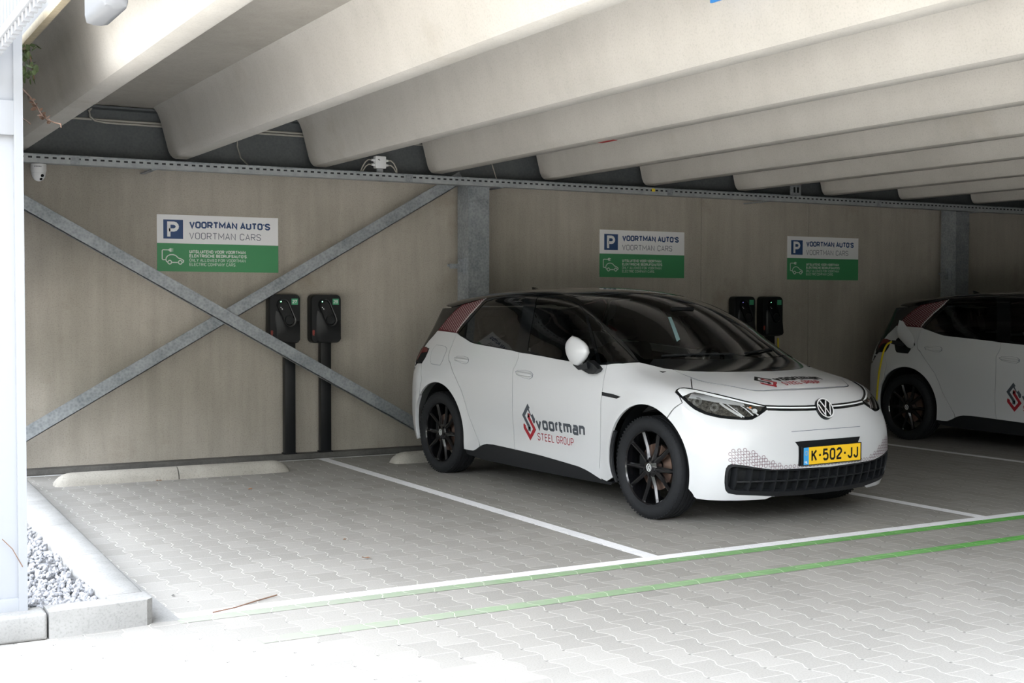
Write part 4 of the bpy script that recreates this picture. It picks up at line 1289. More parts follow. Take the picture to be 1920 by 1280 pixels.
P_HATCH = [(-2.708, .635, 1.411)] + f['decal'][5:11] + f['rearedge'][1:] + [(-3.14, .7, 1.035), (-3.23, .5, 1.02), (-3.275, .25, 1.015), (-3.285, 0, 1.015)]
P_HATCH = P_HATCH + mir(P_HATCH[:-1])[::-1] + mir([(-2.9, .63, 1.385)] + spl_[:-1]) + [spl_[-1]] + ([(-2.9, .63, 1.385)] + spl_[:-1])[::-1]
P_TAILG = [(-3.085, .775, 1.03), (-3.10, .79, .915), (-3.16, .79, .80)] + [(-3.30, .5, .79), (-3.385, 0, .79)]
P_TAILG = P_TAILG + mir(P_TAILG[:-1])[::-1] + mir([(-3.14, .7, 1.03), (-3.23, .5, 1.012)]) + [(-3.285, 0, 1.008), (-3.23, .5, 1.012), (-3.14, .7, 1.03)]
arRr = arcpts(CR, RR, 139, 190, 14)
P_RBUMP = [f['bumpseam'][0]] + f['bumpseam'][1:4] + arRr + [(-3.06, .88, .25), (-3.2, .72, .235), (-3.32, .4, .23), (-3.335, 0, .23)]
P_RBUMP = P_RBUMP + mir(P_RBUMP[:-1])[::-1] + [(-3.08, -.865, .905), (-3.16, -.79, .785), (-3.30, -.5, .775), (-3.385, 0, .775), (-3.30, .5, .775), (-3.16, .79, .785), (-3.08, .865, .905)]
P_PILLAR = belt[:19] + apl[1:8] + redge[:5] + f['decal_strip'][1:]
P_SILL = wb + [(-.36, .86, .175), (-.8, .86, .172), (-1.4, .86, .172), (-2.0, .86, .178), (-2.25, .86, .2)]


MCAP = [(-0.657, 0.965, 1.2), (-0.692, 0.965, 1.182), (-0.722, 0.965, 1.161), (-0.738, 0.965, 1.138), (-0.743, 0.965, 1.111), (-0.736, 0.965, 1.081), (-0.723, 0.965, 1.055), (-0.691, 0.965, 1.019), (-0.642, 0.965, 0.996), (-0.596, 0.965, 0.991), (-0.552, 0.965, 1.013), (-0.506, 0.965, 1.048), (-0.475, 0.965, 1.09), (-0.488, 0.965, 1.13), (-0.525, 0.965, 1.16), (-0.588, 0.965, 1.186)]


def logo2d(x, y, s):
    """interlocked S shaped diamond mark in a box of width s; returns dark and red figures"""
    u = s / 10.0
    P = lambda pts: [(x + a * u, y + b * u) for a, b in pts]
    w = 2.05 * u
    dk = ribbon(P([(8.6, 9.2), (9.4, 9.6), (9.6, 10.6), (5.3, 16.6), (.9, 11.9), (4.7, 6.2), (4.5, 5.2), (3.4, 5.3)]), False, w)
    rd_ = ribbon(P([(1.0, 7.3), (.5, 6.6), (.4, 5.7), (4.7, .9), (9.1, 5.4), (5.3, 11.2), (5.6, 12.2), (6.6, 12.0)]), False, w)
    return dk, rd_


def wheel(parent, loc, side):
    """alloy wheel as the part, tyre, brake disc and hub cap as its pieces; outer face towards -y local when side=1"""
    g = -side
    R = .342
    # rim barrel + spokes
    m = MB()
    m.lathe([(.252, g * .078), (.247, g * .090), (.239, g * .082), (.233, g * .04), (.228, -g * .09), (.242, -g * .10)], 56)
    spk = MB()
    for k in range(5):
        for d in (-1, 1):
            a = math.radians(90 + 72 * k + d * 13.5); a1 = math.radians(90 + 72 * k + d * 19)
            p0 = np.array((math.cos(math.radians(90 + 72 * k + d * 26)) * .052, math.sin(math.radians(90 + 72 * k + d * 26)) * .052)); p1 = np.array((math.cos(a1) * .238, math.sin(a1) * .238))
            t = (p1 - p0) / np.linalg.norm(p1 - p0); nn = np.array((-t[1], t[0]))
            V = []
            for q, ww, y0, y1 in ((p0, .021, .078, .045), ((p0 * .55 + p1 * .45), .0165, .070, .035), (p1, .015, .080, .045)):
                V += [(q[0] + nn[0] * ww, g * (y0 - .012), q[1] + nn[1] * ww), (q[0] + nn[0] * ww * .25, g * y0, q[1] + nn[1] * ww * .25), (q[0] - nn[0] * ww * .25, g * y0, q[1] - nn[1] * ww * .25), (q[0] - nn[0] * ww, g * (y0 - .012), q[1] - nn[1] * ww),
                      (q[0] - nn[0] * ww * .8, g * y1, q[1] - nn[1] * ww * .8), (q[0] + nn[0] * ww * .8, g * y1, q[1] + nn[1] * ww * .8)]
            Fc = []
            for r_ in range(2):
                for i in range(6): Fc.append((r_ * 6 + i, r_ * 6 + (i + 1) % 6, r_ * 6 + 6 + (i + 1) % 6, r_ * 6 + 6 + i))
            Fc += [tuple(range(6))[::-1], tuple(range(12, 18))]
            spk.add(V, Fc)
    m.add(spk.v, spk.f)
    m.lathe([(0, g * .082), (.05, g * .080), (.066, g * .072), (.07, g * .03), (0, g * .03)], 32)
    for k in range(5):
        a = math.radians(90 + 36 + 72 * k)
        l = MB().lathe([(0, g * .088), (.009, g * .088), (.009, g * .07)], 8); m.add([(v[0] + .050 * math.cos(a), v[1], v[2] + .050 * math.sin(a)) for v in l.v], l.f)
    w = m.build('wheel', M_RIM, parent, angle=28, loc=loc)
    # tyre with shoulder and tread grooves
    t = MB()
    prof = [(.247, g * .088), (.258, g * .1), (.282, g * .110), (.300, g * .110), (.318, g * .103), (.332, g * .090), (.3395, g * .076), (.342, g * .062)]
    for yy in (.047, .012, -.022, -.052):
        prof += [(.342, g * (yy + .006)), (.335, g * (yy + .004)), (.335, g * (yy - .004)), (.342, g * (yy - .006))]
    prof += [(.3395, -g * .076), (.332, -g * .09), (.30, -g * .11), (.27, -g * .106), (.247, -g * .09)]
    t.lathe(prof, 72)
    for k in range(72):                      # shoulder blocks
        a = 2 * math.pi * k / 72
        b = MB().box(-.0070, .0070, -.008, .008, -.0035, -.0002, .0003)
        M4 = Matrix.Rotation(-a, 4, 'Y') @ Matrix.Translation((.3345, g * .0855, 0)) @ Matrix.Rotation(math.radians(90), 4, 'Y') @ Matrix.Rotation(g * math.radians(52), 4, 'X')
        t.add([tuple(M4 @ Vector(v)) for v in b.v], b.f)
    t.build('tyre', M_RUB, w, angle=40)
    MB().lathe([(.07, g * .018), (.155, g * .018), (.155, -g * .004), (.07, -g * .004)], 40).build('brake_disc', M_DISC, w)
    MB().box(-.15, -.085, -.045, .045, -.07, .07, .01).build('brake_caliper', M_MATTE, w)
    MB().lathe([(0, g * .0845), (.026, g * .0835), (.0285, g * .079)], 28).build('hub_cap', M_MATTE, w)
    V2, F2 = merge2d(ring2d(0, 0, .0225, .0262, 24), ribbon([(-.011, .0195), (0, -.001), (.011, .0195)], False, .0045), ribbon([(-.019, .011), (-.0085, -.019), (0, .001), (.0085, -.019), (.019, .011)], False, .0045))
    link_mesh('hub_emblem', [(v[0] * g * -1, g * .0855, v[1]) for v in V2], F2, M_SILV, w)
    return w


def build_car(name, label, loc, yaw):
    car = thing(name, label, 'car', loc, yaw)
    pc = lambda *a, **k: patch(*a, parent=car, **k) if False else None
    for side in (1, -1):
        S = dict(side=side)
        dr = patch('rear_door', SIDE, P_RDOOR, M_WPAINT, car, gap=.003, **S)
        df = patch('front_door', SIDE, P_FDOOR, M_WPAINT, car, gap=.003, **S)
        rq = patch('rear_quarter', SIDEUP, P_QUART, M_WPAINT, car, gap=.003, rim=.02, **S)
        fe = patch('front_fender', SIDEUP, P_FEND, M_WPAINT, car, gap=.003, rim=.02, **S)
        sl = patch('sill', SIDE, P_SILL, M_TRIM, car, off=-.006, gap=.0, rim=.04, **S)
        pi = patch('window_pillars', SIDEUP, P_PILLAR, M_BLACK, car, holes=[f['winR'], f['winF'], f['winQ']], gap=.001, rim=.01, **S)
        for nm in ('winR', 'winF', 'winQ'):
            patch({'winR': 'rear_side_window', 'winF': 'front_side_window', 'winQ': 'quarter_window'}[nm], SIDEUP, f[nm], M_GLASS, car, off=-.003, gap=.0005, rim=0, **S)
        # door handles
        for dn, hn in ((dr, 'handR'), (df, 'handF')):
            hp = np.array(f[hn]); c = hp.mean(0)
            o = patch('handle_recess', SIDE, [tuple(c + (p - c) * 1.04) for p in hp], M_SGREY, dn, off=.0006, rim=0, h=.02, hb=.008, **S)
            big = [tuple(c + (p - c) * .97) for p in hp]
            o = patch('door_handle', SIDE, big, M_WPAINT, dn, off=.002, rim=.002, h=.015, hb=.007, **S)
            uvc = SIDE.proj(c[None])[0]
            L = (hp[:, 0].max() - hp[:, 0].min()) * .43
            bar = MB(); n_ = 8
            pts = SIDE.lift(np.stack([uvc[0] + np.linspace(-L, L, n_), uvc[1] + np.linspace(.012, -.018, n_) * (1)], -1) if False else SIDE.proj(np.stack([np.linspace(c[0] - L, c[0] + L, n_), 0 * np.zeros(n_), np.linspace(c[2] + .006, c[2] - .004, n_)], -1)))
            out = .018 * np.sin(np.pi * np.linspace(.12, .88, n_)) ** .5
            bar.tube([(p[0], -side * (p[1] + o_), p[2]) for p, o_ in zip(pts, out)], [.008] + [.0125] * (n_ - 2) + [.008], 10)
            bar.build('door_handle_grip', M_WPAINT, dn, angle=50)
        # fuel flap outline on the right only
        if side == 1 and not name.startswith('dark'):
            patch('charge_flap_gap', SIDEUP, f['flap'], M_SGREY, rq, off=.0005, rim=0, hb=.01, **S)
            c = np.array(f['flap']).mean(0)
            patch('charge_flap', SIDEUP, [tuple(c + (np.array(p) - c) * .965) for p in f['flap']], M_WPAINT, rq, off=.0016, rim=.001, hb=.01, **S)
        # rear pillar film with dots
        fp = f['decal']
        dc = patch('dotted_film', SIDEUP, fp, M_DRED, car, off=.0, gap=.001, rim=.012, **S)
        uvp = SIDEUP.proj(np.array(fp)); lo, hi = uvp.min(0), uvp.max(0); items = []
        q = .0335
        pin = inset(resample(uvp, .01), .011)
        for i in range(40):
            for j in range(40):
                x = lo[0] + i * q * .62; y = lo[1] + j * q * .62 + (i % 2) * q * .31
                if x < hi[0] and y < hi[1] and inpoly(np.array([[x, y]]), pin)[0]:
                    items.append(disc2d(x, y, .0044 + .0020 * (x - lo[0]) / (hi[0] - lo[0]), 8))
        decal('dots', SIDEUP, merge2d(*items), M_PINK, dc, side=side)
        strip = f['decal_strip']
        uvs = SIDEUP.proj(np.array(strip))
        decal('pillar_strip', SIDEUP, ribbon([tuple(p) for p in resample(uvs, .03, False)], False, .014), M_WPAINT, dc, off=.002, side=side)
        patch('pillar_lining', SIDEUP, fp, M_INT, car, off=-.02, rim=0, **S)
        # tail lamp
        lp = f['lamp']
        tl = patch('tail_light', SIDE if False else REAR, [lp[0], lp[1], lp[2], lp[3], lp[4], lp[5], lp[6], (-3.13, .80, .915), (-3.12, .775, 1.03)], M_MATTE, car, off=.002, rim=.01, hb=.012, **S)
        patch('red_lens', REAR, [lp[0], lp[1], (-2.972, .812, 1.030), (-2.968, .83, 1.004), (-3.05, .82, .995), (-3.085, .84, .93), (-3.10, .84, .93), (-3.09, .81, 1.03)], M_TAILR, tl, off=.004, rim=.002, hb=.012, **S)
        # vent trim in front fender
        patch('fender_trim', SIDE, f['vent'], M_TRIM, fe, off=.003, rim=.003, hb=.01, **S)
        # headlight
        hd = patch('headlight', DIAG, head, M_BLACK, car, off=.001, rim=.01, hb=.012, h=.03, **S)
        patch('lamp_reflector', DIAG, f['head_in'], M_LAMPIN, hd, off=.0022, gap=.005, rim=0, hb=.012, h=.018, **S)
        patch('daylight_strip', DIAG, f['drl'], M_DRL, hd, off=.0052, rim=.0005, hb=.01, h=.02, **S)
        patch('upper_reflector', DIAG, f['reflect'], M_CHROME, hd, off=.0030, rim=.0005, hb=.012, h=.02, **S)
        # inner bars of the lamp
        for pl, mt, ww in (([(.560, .700, .795), (.590, .690, .775), (.652, .655, .735), (.685, .628, .715)], M_CHROME, .014), ([(.590, .672, .790), (.620, .660, .770), (.690, .615, .712)], M_DRL, .006),
                           ([(.645, .605, .780), (.668, .590, .765), (.712, .560, .722)], M_DRL, .006), ([(.665, .568, .770), (.690, .552, .755), (.722, .525, .722)], M_CHROME, .008)):
            uvq = DIAG.proj(np.array(pl))
            decal('lamp_bar', DIAG, ribbon([tuple(p) for p in resample(uvq, .015, False)], False, ww), mt, hd, off=.0034, side=side)
        for c3, r_, mt in (((.46, .80, .80), .030, M_BOWL), ((.50, .775, .782), .022, M_LAMPIN), ((.41, .815, .815), .016, M_BOWL), ((.55, .735, .765), .028, M_BOWL), ((.635, .635, .75), .018, M_BOWL), ((.70, .535, .748), .016, M_DRL), ((.677, .552, .768), .008, M_AMBER)):
            uvq = DIAG.proj(np.array([c3]))[0]
            decal('lamp_bowl', DIAG, ring2d(uvq[0], uvq[1], r_ * .45, r_, 18) if mt is not M_AMBER and mt is not M_DRL else disc2d(uvq[0], uvq[1], r_, 14), mt, hd, off=.0028, side=side)
        patch('lens', DIAG, f['head_in'], M_LENS, hd, off=.0042, rim=0, hb=.014, h=.03, **S)
        # folded mirror: domed cap, glass behind, foot and arm
        cap = MCAP if side == 1 else [(p[0] - .2, p[1] - .035, p[2]) for p in MCAP]; k_ = len(cap); cc = np.mean(np.array(cap), 0); nb = Nrm((.45, .88, .12))
        V = []; Fc = []
        rr_ = [1.0, .97, .88, .74, .55, .3]
        for r_ in rr_:
            for p in cap:
                q_ = cc + (np.array(p) - cc) * r_ + nb * .055 * math.sqrt(max(0., 1 - r_ ** 2)) ** .8
                V.append((q_[0], -side * q_[1], q_[2]))
        q_ = cc + nb * .055; V.append((q_[0], -side * q_[1], q_[2]))
        for i in range(len(rr_) - 1):
            for j in range(k_): Fc.append((i * k_ + j, i * k_ + (j + 1) % k_, (i + 1) * k_ + (j + 1) % k_, (i + 1) * k_ + j))
        for j in range(k_): Fc.append(((len(rr_) - 1) * k_ + j, (len(rr_) - 1) * k_ + (j + 1) % k_, len(V) - 1))
        n0_ = len(V)
        for p in cap:
            q_ = cc + (np.array(p) - cc) * .93 - nb * .03; V.append((q_[0], -side * q_[1], q_[2]))
        for j in range(k_): Fc.append((j, (j + 1) % k_, n0_ + (j + 1) % k_, n0_ + j))
        mc = MB().add(V, Fc).build('mirror', M_WPAINT, car, angle=50)
        gp = [cc + (np.array(p) - cc) * .92 - nb * .032 for p in cap]; gq = [cc + (np.array(p) - cc) * .90 - nb * .037 for p in cap]
        V = [(p[0], -side * p[1], p[2]) for p in gp + gq]
        MB().add(V, [tuple(range(k_)), tuple(range(k_, 2 * k_))] + [(j, (j + 1) % k_, k_ + (j + 1) % k_, k_ + j) for j in range(k_)]).build('mirror_glass', M_BLACK, mc)
        def slab(nm, P_, th):
            P_ = P_ if side == 1 else [(p[0] - .08, p[1] - .02, p[2]) for p in P_]
            n_ = len(P_); V_ = [(p[0], -side * p[1], p[2]) for p in P_] + [(p[0] - .02, -side * (p[1] - th), p[2]) for p in P_]
            MB().add(V_, [tuple(range(n_)), tuple(range(n_, 2 * n_))[::-1]] + [(j, (j + 1) % n_, n_ + (j + 1) % n_, n_ + j) for j in range(n_)]).build(nm, M_TRIM, mc, angle=40)
        slab('mirror_foot', [(-.66, .968, .998), (-.596, .965, .962), (-.50, .955, .975), (-.515, .955, 1.02), (-.553, .965, 1.004), (-.603, .968, .990)], .06)
        slab('mirror_arm', [(-.53, .935, 1.030), (-.464, .93, 1.003), (-.415, .93, .975), (-.433, .93, .953), (-.471, .93, .938), (-.525, .93, .938), (-.607, .935, .966)], .075)
        # company lettering on the front door
        x0, z0 = -1.402, .404
        def onside(g2): return ([(-(1 if side == -1 else -1) * v[0], v[1]) for v in g2[0]], g2[1])
        def fig(g2):
            # text runs towards the front on the right side, towards the rear on the left
            V_ = []
            for a_, b_ in g2[0]:
                s_ = x0 + a_ if side == 1 else x0 + .80 - a_
                V_.append((s_, 0, b_ + .0 * a_))
            return (SIDE.proj(np.array(V_)), g2[1])
        tx = text2d('voortman', .165, z0 + .086, .625, .090, .0215, 2.1, .02)
        tx = ([(a_, b_ - .012 * 0) for a_, b_ in tx[0]], tx[1])
        dk, rr_ = logo2d(0.0, z0, .150)
        decal('company_lettering', SIDE, fig(tx), M_LGREY, df, side=side)
        decal('company_subtitle', SIDE, fig(text2d('STEEL GROUP', .168, z0 + .003, .47, .056, .0068, 2.2, .02)), M_LRED, df, side=side)
        decal('company_mark_dark', SIDE, fig(dk), M_LGREY, df, side=side)
        decal('company_mark_red', SIDE, fig(rr_), M_LRED, df, side=side)
        # wheels and wells
        for c_, w_, nmw in ((CF, WF, 'front'), (CR, WR, 'rear')):
            wheel(car, (w_[0], -side * .775, w_[1]), side)
            m = MB(); m.lathe([(.425, -side * .50), (.425, -side * .815)], 36, 'y', math.radians(-22), math.radians(202))
            m.v = [(v[0] + c_[0], v[1], v[2] + c_[1]) for v in m.v]
            n_ = len(m.v)
            m.add([(c_[0] + .43 * math.cos(t), -side * .5, c_[1] + .43 * math.sin(t)) for t in np.radians(np.linspace(-22, 202, 30))], [tuple(range(30))])
            m.build('wheel_housing', M_MATTE, car, angle=40)
        # black arch edge strip behind the front wheel opening
        lin = arcpts(CF, .392, 150, 203, 14)
        m = MB(); m.tube([(p[0], -side * (p[1] - .022), p[2]) for p in lin], .016, 8); m.build('arch_liner', M_TRIM, car)
        # under skin seen through the panel gaps
        shell = [(-.50, .85, .94), (-1.2, .85, .96), (-1.9, .83, 1.02), (-2.6, .8, 1.05), (-2.95, .80, 1.0), (-2.96, .88, .80)] + arcpts(CR, .43, 125, -18, 24) + [(-2.1, .87, .29), (-1.5, .87, .31), (-.7, .87, .28), (-.42, .87, .26)] + arcpts(CF, .43, 196, 65, 20) + [(.2, .87, .80), (.12, .85, .86)]
        patch('under_skin', SIDE, shell, M_MATTE, car, off=-.016, rim=0, h=.06, hb=.04, **S)
        # seats
        for sx, w_ in ((-1.25, .24), (-2.15, .27)):
            yc = -side * .36
            st = MB().box(sx - .25, sx + .27, yc - w_, yc + w_, .38, .56, .05); so = st.build('seat', M_INT, car, angle=50)
            b_ = MB().box(-.06, .06, -w_ * .95, w_ * .95, 0, .62, .05); M4 = Matrix.Translation((sx - .27, yc, .52)) @ Matrix.Rotation(math.radians(-20), 4, 'Y')
            b_.v = [tuple(M4 @ Vector(v)) for v in b_.v]; b_.build('seat_back', M_INT, so, angle=50)
            b_ = MB().box(-.05, .05, -.12, .12, .65, .83, .04); b_.v = [tuple(M4 @ Vector(v)) for v in b_.v]; b_.build('head_rest', M_INT, so, angle=50)
    # parts on the centre line
    ho = patch('hood', TOP, P_HOOD, M_WPAINT, car, gap=.002, rim=.015)
    patch('black_hood_panel', TOP, P_COWL, M_BLACK, car, gap=.0005, rim=.01)
    bu = patch('front_bumper', FRONT, P_BUMP, M_WPAINT, car, gap=.003, rim=.025)
    patch('roof', TOP, P_ROOF, M_BLACK, car, gap=.0005, rim=.01)
    ws = patch('windscreen', WSF, P_WIND, M_WIND, car, off=-.002, gap=.001, rim=0)
    ht = patch('rear_hatch', REAR, P_HATCH, M_BLACK, car, gap=.001, rim=.02)
    patch('tailgate', REAR, P_TAILG, M_WPAINT, car, gap=.003, rim=.02)
    patch('rear_bumper', REAR, P_RBUMP, M_WPAINT, car, gap=.002, rim=.03)
    # windscreen frame band, mirror, pale strip
    uvq = WSF.proj(np.array([(-.17, .37, 1.10), (-.215, .425, 1.10), (-.60, .362, 1.33), (-.585, .345, 1.33)]))
    # hood lettering
    ori = np.array((.585, .315)); ex = Nrm(np.array((-.0, -1.0))); ey = Nrm(np.array((-1.0, 0)))
    def hfig(g2):
        V_ = [(ori[0] + ey[0] * b_ * 1.0 - .10 * (a_ - .3) ** 2, ori[1] + ex[1] * a_, 0) for a_, b_ in g2[0]]
        return (TOP.proj(np.array(V_)), g2[1])
    dk, rr_ = logo2d(0, -.035, .115)
    decal('hood_lettering', TOP, hfig(text2d('voortman', .135, .035, .445, .085, .021, 2.1, .02)), M_INK, ho)
    decal('hood_subtitle', TOP, hfig(text2d('STEEL GROUP', .14, -.035, .34, .052, .0085, 2.2, .02)), M_LRED, ho)
    decal('hood_mark_dark', TOP, hfig(dk), M_INK, ho); decal('hood_mark_red', TOP, hfig(rr_), M_LRED, ho)
    uvh = TOP.proj(np.array(hoodfront[1:] + mir(hoodfront[1:-1])[::-1]))
    decal('hood_shut_line', TOP, ribbon([tuple(p) for p in resample(uvh, .02, False)], False, .0042), M_SGREY, ho, off=.0008)
    # light bar and emblem
    bar = [(.70, .445, .782), (.731, .355, .7775), (.75, .27, .7745), (.768, .15, .7720), (.775, 0, .7715)]
    barl = [(p[0], p[1], p[2] - .036) for p in bar]
    lb = patch('light_bar', NOSE, bar + mir(bar[:-1])[::-1] + mir(barl[:-1]) + barl[::-1], M_BLACK, bu, off=.0015, rim=.004, hb=.012, h=.05)
    mid = [(p[0], p[1], p[2] - .0165) for p in bar]; mid = mid + mir(mid[:-1])[::-1]
    decal('light_line', NOSE, ribbon([tuple(p) for p in resample(NOSE.proj(np.array(mid)), .02, False)], False, .009), M_DRL, lb, off=.004)
    c = on(NOSE, [(.78, 0, .745)])[0]; nv = G(np.array([c[0]]), np.array([c[1]]), np.array([c[2]]))[0]
    em = MB(); em.lathe([(0, .012), (.064, .012), (.073, .008), (.075, -.01)], 40, 'z')
    ev = Vector((nv[0], 0, nv[2])).normalized(); M4 = Matrix.Translation((c[0] + .002, 0, c[2])) @ Matrix((( 0, -ev.z, ev.x, 0), (1, 0, 0, 0), (0, ev.x, ev.z, 0), (0, 0, 0, 1)))
    em.v = [tuple(M4 @ Vector(v)) for v in em.v]
    eo = em.build('emblem', M_BLACK, bu)
    V2, F2 = merge2d(ring2d(0, 0, .0615, .0705, 40), ribbon([(-.027, .052), (0, -.000), (.027, .052)], False, .0105), ribbon([(-.0525, .028), (-.0225, -.051), (0, .004), (.0225, -.051), (.0525, .028)], False, .0105))
    link_mesh('emblem_letters', [tuple(M4 @ Vector((v[0], v[1], .0135))) for v in V2], F2, M_SILV, eo)
    # lower grille
    gr_ = patch('lower_grille', FRONT, P_GRILLE, M_DEEP, bu, off=-.055, rim=0, hb=.02)
    q = P_GRILLE
    rimp = patch('grille_frame', FRONT, q, M_TRIM, bu, holes=[[tuple(np.array((.8, 0, .29)) + (np.array(p) - np.array((.8, 0, .29))) * np.array((1, .975, .80)) + np.array((0, 0, .012))) for p in q]], off=.002, rim=.035, hb=.016)
    for k in range(-8, 9):
        yy = k * .086
        if abs(yy) > .70: continue
        zt = .372 + .052 * (abs(yy) / .72) ** 2
        lo_, hi_ = .222, zt - .006
        zz = np.linspace(lo_, hi_, 5)
        A = NOSE.lift(NOSE.proj(np.stack([0 * zz + .8, 0 * zz + yy, zz], -1)))
        V = []
        for p in A:
            for dx in (.0, -.060):
                for dy in (-.0055, .0055): V.append((p[0] - .004 + dx, -(p[1] + dy), p[2]))
        Fc = []
        for i in range(4):
            for a_, b_ in ((0, 1), (1, 3), (3, 2), (2, 0)): Fc.append((i * 4 + a_, i * 4 + b_, i * 4 + 4 + b_, i * 4 + 4 + a_))
        Fc += [(0, 1, 3, 2), (16, 17, 19, 18)]
        MB().add(V, Fc).build('grille_fin', M_TRIM, gr_, smooth=False)
    yy = np.linspace(-.69, .69, 40); zt = .297 + .03 * (np.abs(yy) / .72) ** 2
    A = NOSE.lift(NOSE.proj(np.stack([0 * yy + .8, yy, zt], -1)))
    V = []; Fc = []
    for p in A:
        for dx in (.0, -.055):
            for dz in (-.005, .005): V.append((p[0] - .006 + dx, -p[1], p[2] + dz))
    for i in range(39):
        for a_, b_ in ((0, 1), (1, 3), (3, 2), (2, 0)): Fc.append((i * 4 + a_, i * 4 + b_, i * 4 + 4 + b_, i * 4 + 4 + a_))
    MB().add(V, Fc).build('grille_bar', M_TRIM, gr_, smooth=False)
    # ring print along the grille
    items = []
    edge = np.array([(p[1], p[2]) for p in gr_in[:9] if p[2] > .36][::1])
    for i in range(-26, 27):
        for j in range(11):
            y = i * .0325 + (j % 2) * .01625; z = .374 + j * .0185
            ay = abs(y)
            zb = np.interp(ay, [0, .29, .45, .59, .66, .70, .73], [.378, .380, .388, .408, .424, .432, .436])
            ztp = np.interp(ay, [0, .25, .39, .457, .541, .608, .669, .72, .745], [.394, .396, .408, .43, .478, .518, .540, .538, .50])
            if zb < z < ztp and ay < .745: items.append((y, z))
    fig_ = merge2d(*[ring2d(NOSE.proj(np.array([(.8, y, z)]))[0][0], NOSE.proj(np.array([(.8, y, z)]))[0][1], .0085, .0125, 12) for y, z in items if abs(y) < .60])
    ro = decal('ring_print', NOSE, fig_, M_HEX, bu, off=.0012)
    for sd in (1, -1):
        its = [(y, z) for y, z in items if y * sd > .60]
        its = [(sd * y, z) for y, z in its]
        P3 = [on(NOSE, [(.8, y, z)])[0] for y, z in its]
        uvd = DIAG.proj(np.array(P3))
        decal('ring_print', DIAG, merge2d(*[ring2d(u[0], u[1], .0080, .0118, 12) for u in uvd]), M_HEX, bu, off=.0012, side=sd)
    # plate recess, black bracket, plate
    patch('plate_recess_edge', NOSE, [(.81, .318, .617), (.81, -.318, .617), (.81, -.318, .6135), (.81, .318, .6135)], M_SGREY, bu, off=.0006, rim=0, hb=.02)
    br = patch('plate_bracket', NOSE, [(.83, .300, .552), (.83, -.300, .552), (.83, -.275, .52), (.83, -.278, .395), (.83, .278, .395), (.83, .275, .52)], M_MATTE, bu, off=.003, rim=.004, hb=.03, h=.06)
    pl = MB().box(.852, .862, -.275, .275, .398, .520, .003).build('number_plate', M_MATTE, bu)
    MB().box(.862, .8635, -.262 + .045, .262, .404, .514).build('plate_face', M_YEL, pl, smooth=False)
    # face runs left to right seen from the front: local +y is the car's left = viewer's right
    MB().box(.862, .8635, -.262, -.2172, .404, .514).build('country_band', M_BLUE, pl, smooth=False)
    V2, F2 = text2d('K-502-JJ', -.195, .421, .435, .077, .0138, 2.6)
    link_mesh('plate_lettering', [(.8642, v[0], v[1]) for v in V2], F2, M_INK, pl)
    V2, F2 = text2d('NL', -.254, .412, .028, .018, .004, 1.6)
    link_mesh('country_lettering', [(.8642, v[0], v[1]) for v in V2], F2, M_DRL, pl)
    V2, F2 = merge2d(*[disc2d(-.239 + .013 * math.cos(t), .478 + .013 * math.sin(t), .0022, 6) for t in np.linspace(0, 2 * math.pi, 13)[:-1]])
    link_mesh('country_stars', [(.8642, v[0], v[1]) for v in V2], F2, M_YEL, pl)
    # under skin front + underbody + cabin floor + dashboard
    sk = [(.35, .8, .80), (.60, .55, .80), (.72, 0, .80)]; skl = [(.46, .84, .26), (.64, .7, .22), (.76, 0, .21)]
    patch('under_skin', FRONT, sk + mir(sk[:-1])[::-1] + mir(skl[:-1]) + skl[::-1], M_MATTE, car, off=-.045, rim=0, h=.07, hb=.05)
    MB().box(-3.15, .62, -.62, .62, .165, .30, .03).build('underbody', M_MATTE, car)
    MB().box(-2.23, -.36, -.80, .80, .18, .30, .03).build('battery_floor', M_MATTE, car)
    da = MB().prism([(-.05, .72), (.0, .97), (-.25, .99), (-.52, .97), (-.60, .90), (-.58, .75), (-.45, .62)], -.70, .70, 'y')
    da.build('dashboard', M_INT, car, angle=50)
    MB().box(-.60, -.585, -.12, .18, .90, 1.03, .004).build('centre_screen', M_BLACK, car)
    sw = MB(); Mw = Matrix.Translation((-.78, .37, .93)) @ Matrix.Rotation(math.radians(-68), 4, 'Y')
    sw.tube([tuple(Mw @ Vector((.18 * math.cos(t), .18 * math.sin(t), 0))) for t in np.linspace(0, 2 * math.pi, 33)], .016, 8, cap=False)
    sw.tube([tuple(Mw @ Vector((.17, 0, 0))), tuple(Mw @ Vector((-.17, 0, 0)))], .02, 6); sw.tube([tuple(Mw @ Vector((0, .17, 0))), tuple(Mw @ Vector((0, -.17, 0)))], .02, 6)
    sw.build('steering_wheel', M_MATTE, car)
    MB().box(-.62, -.60, -.11, .11, 1.335, 1.40, .012).build('rear_view_mirror', M_MATTE, car)
    MB().prism([(-2.55, 1.500), (-2.42, 1.515), (-2.545, 1.565), (-2.57, 1.565)], -.012, .012, 'y').build('roof_antenna', M_BLACK, car)
    for sd in (1, -1):
        a_ = on(WSF, [(.02, .05 * sd + .02, 1.07)])[0]; b_ = on(WSF, [(-.14, .58 if sd > 0 else -.46, 1.09)])[0]
        MB().tube([(a_[0], -a_[1], a_[2] + .012), ((a_[0] + b_[0]) / 2 + .02, -(a_[1] + b_[1]) / 2, (a_[2] + b_[2]) / 2 + .016), (b_[0], -b_[1], b_[2] + .008)], .007, 6).build('wiper', M_MATTE, car)
    patch('pale_strip', WSF, [(-.506, .229, 1.327), (-.502, .202, 1.329), (-.246, .337, 1.175), (-.232, .378, 1.159)], M_TEAL, ws, off=.0015, rim=.001, hb=.02)  # pale teal strip on the outer face of the windscreen
    return car


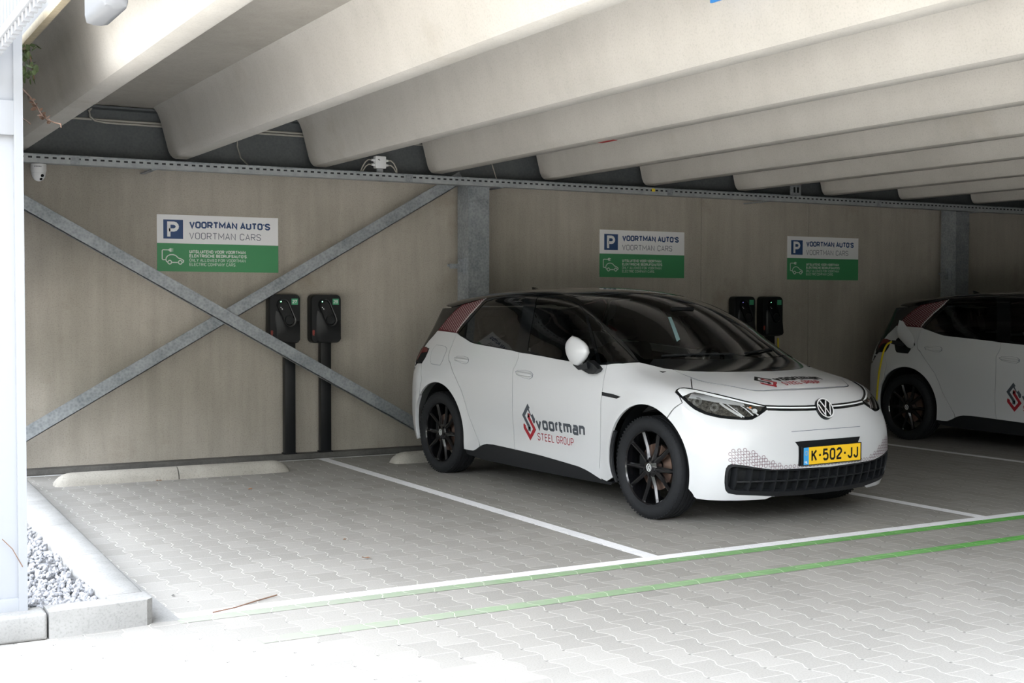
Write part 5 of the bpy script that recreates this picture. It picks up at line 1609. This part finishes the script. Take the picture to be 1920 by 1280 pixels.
yaw1, yaw2 = -.0713, -.008
def ry(y): return math.atan2(-math.cos(y), -math.sin(y))
car1 = build_car('electric_car', 'white electric hatchback with black roof and yellow number plate in the middle', (5.772, 7.018, 0), ry(yaw1))


def dup(root, loc, rotz, name, label):
    r = root.copy(); COL.objects.link(r); r.name = name; r.location = loc; r.rotation_euler = (0, 0, rotz); r['label'] = label
    def rec(src, dst):
        for ch in list(src.children):
            if ch.name.split('.')[0] in ('charge_flap', 'charge_flap_gap'): continue
            c = ch.copy(); COL.objects.link(c); c.parent = dst; rec(ch, c)
    rec(root, r)
    return r


car2 = dup(car1, (11.027, 6.943, 0), ry(yaw2), 'electric_car', 'white electric hatchback in the dark at the right edge, charge flap open')
# open charge flap of the second car
q2 = [c for c in car2.children if c.name.startswith('rear_quarter')][0]
fc = np.array(f['flap']).mean(0)
port = patch('charge_port', SIDEUP, [tuple(fc + (np.array(p) - fc) * 1.0) for p in f['flap']], M_MATTE, q2, off=.0015, rim=0, hb=.012)
plug = MB().tube([(fc[0], -(fc[1] - .005), fc[2] + .01), (fc[0] - .05, -(fc[1] + .05), fc[2] + .02), (fc[0] - .09, -(fc[1] + .085), fc[2] + .03)], [.030, .024, .018], 12)
FLAP = [(-2.652, 1.016, 1.254), (-2.605, 1.012, 1.244), (-2.53, 0.952, 1.101), (-2.527, 0.931, 1.051), (-2.559, 0.903, 0.984), (-2.602, 0.895, 0.962), (-2.644, 0.901, 0.976), (-2.737, 0.947, 1.085), (-2.715, 0.979, 1.164)]
V = [(p[0], -p[1], p[2]) for p in FLAP] + [(p[0] - .012, -(p[1] - .012), p[2] - .004) for p in FLAP]
n_ = len(FLAP)
MB().add(V, [tuple(range(n_)), tuple(range(n_, 2 * n_))[::-1]] + [(j, (j + 1) % n_, n_ + (j + 1) % n_, n_ + j) for j in range(n_)]).build('charge_flap', M_WPAINT, q2, angle=40)
MB().tube([(-2.56, -.90, 1.0), (-2.60, -.86, 1.01)], .012, 6).build('flap_hinge', M_MATTE, q2)
t = thing('charging_cable', 'yellow charging cable plugged into the dark car at right', 'cable', (11.027, 6.943, 0), ry(yaw2))
plug.build('plug', M_MATTE, t)
a = np.array((fc[0] - .09, -(fc[1] + .085), fc[2] + .03))
pts = [a, np.array((-2.834, -.945, 1.020)), np.array((-2.893, -.94, .991)), np.array((-2.945, -.935, .910)), np.array((-2.981, -.93, .807)), np.array((-3.010, -.93, .68)), np.array((-3.03, -.93, .508)), np.array((-3.044, -.93, .36)), np.array((-3.08, -.95, .06)), np.array((-3.15, -1.05, .012)), np.array((-3.3, -1.22, .012)), np.array((-3.6, -1.33, .012)), np.array((-3.93, -1.40, .08)), np.array((-4.02, -1.42, .6)), np.array((-4.04, -1.43, 1.04))]
sm = []
for i in range(len(pts) - 1):
    p0, p1, p2, p3 = pts[max(i - 1, 0)], pts[i], pts[i + 1], pts[min(i + 2, len(pts) - 1)]
    for k in range(6):
        u = k / 6; sm.append(.5 * (2 * p1 + (p2 - p0) * u + (2 * p0 - 5 * p1 + 4 * p2 - p3) * u * u + (3 * p1 - p0 - 3 * p2 + p3) * u ** 3))
sm.append(pts[-1])
MB().tube([tuple(p) for p in sm], .010, 8).build('cable', M_CABY, t)
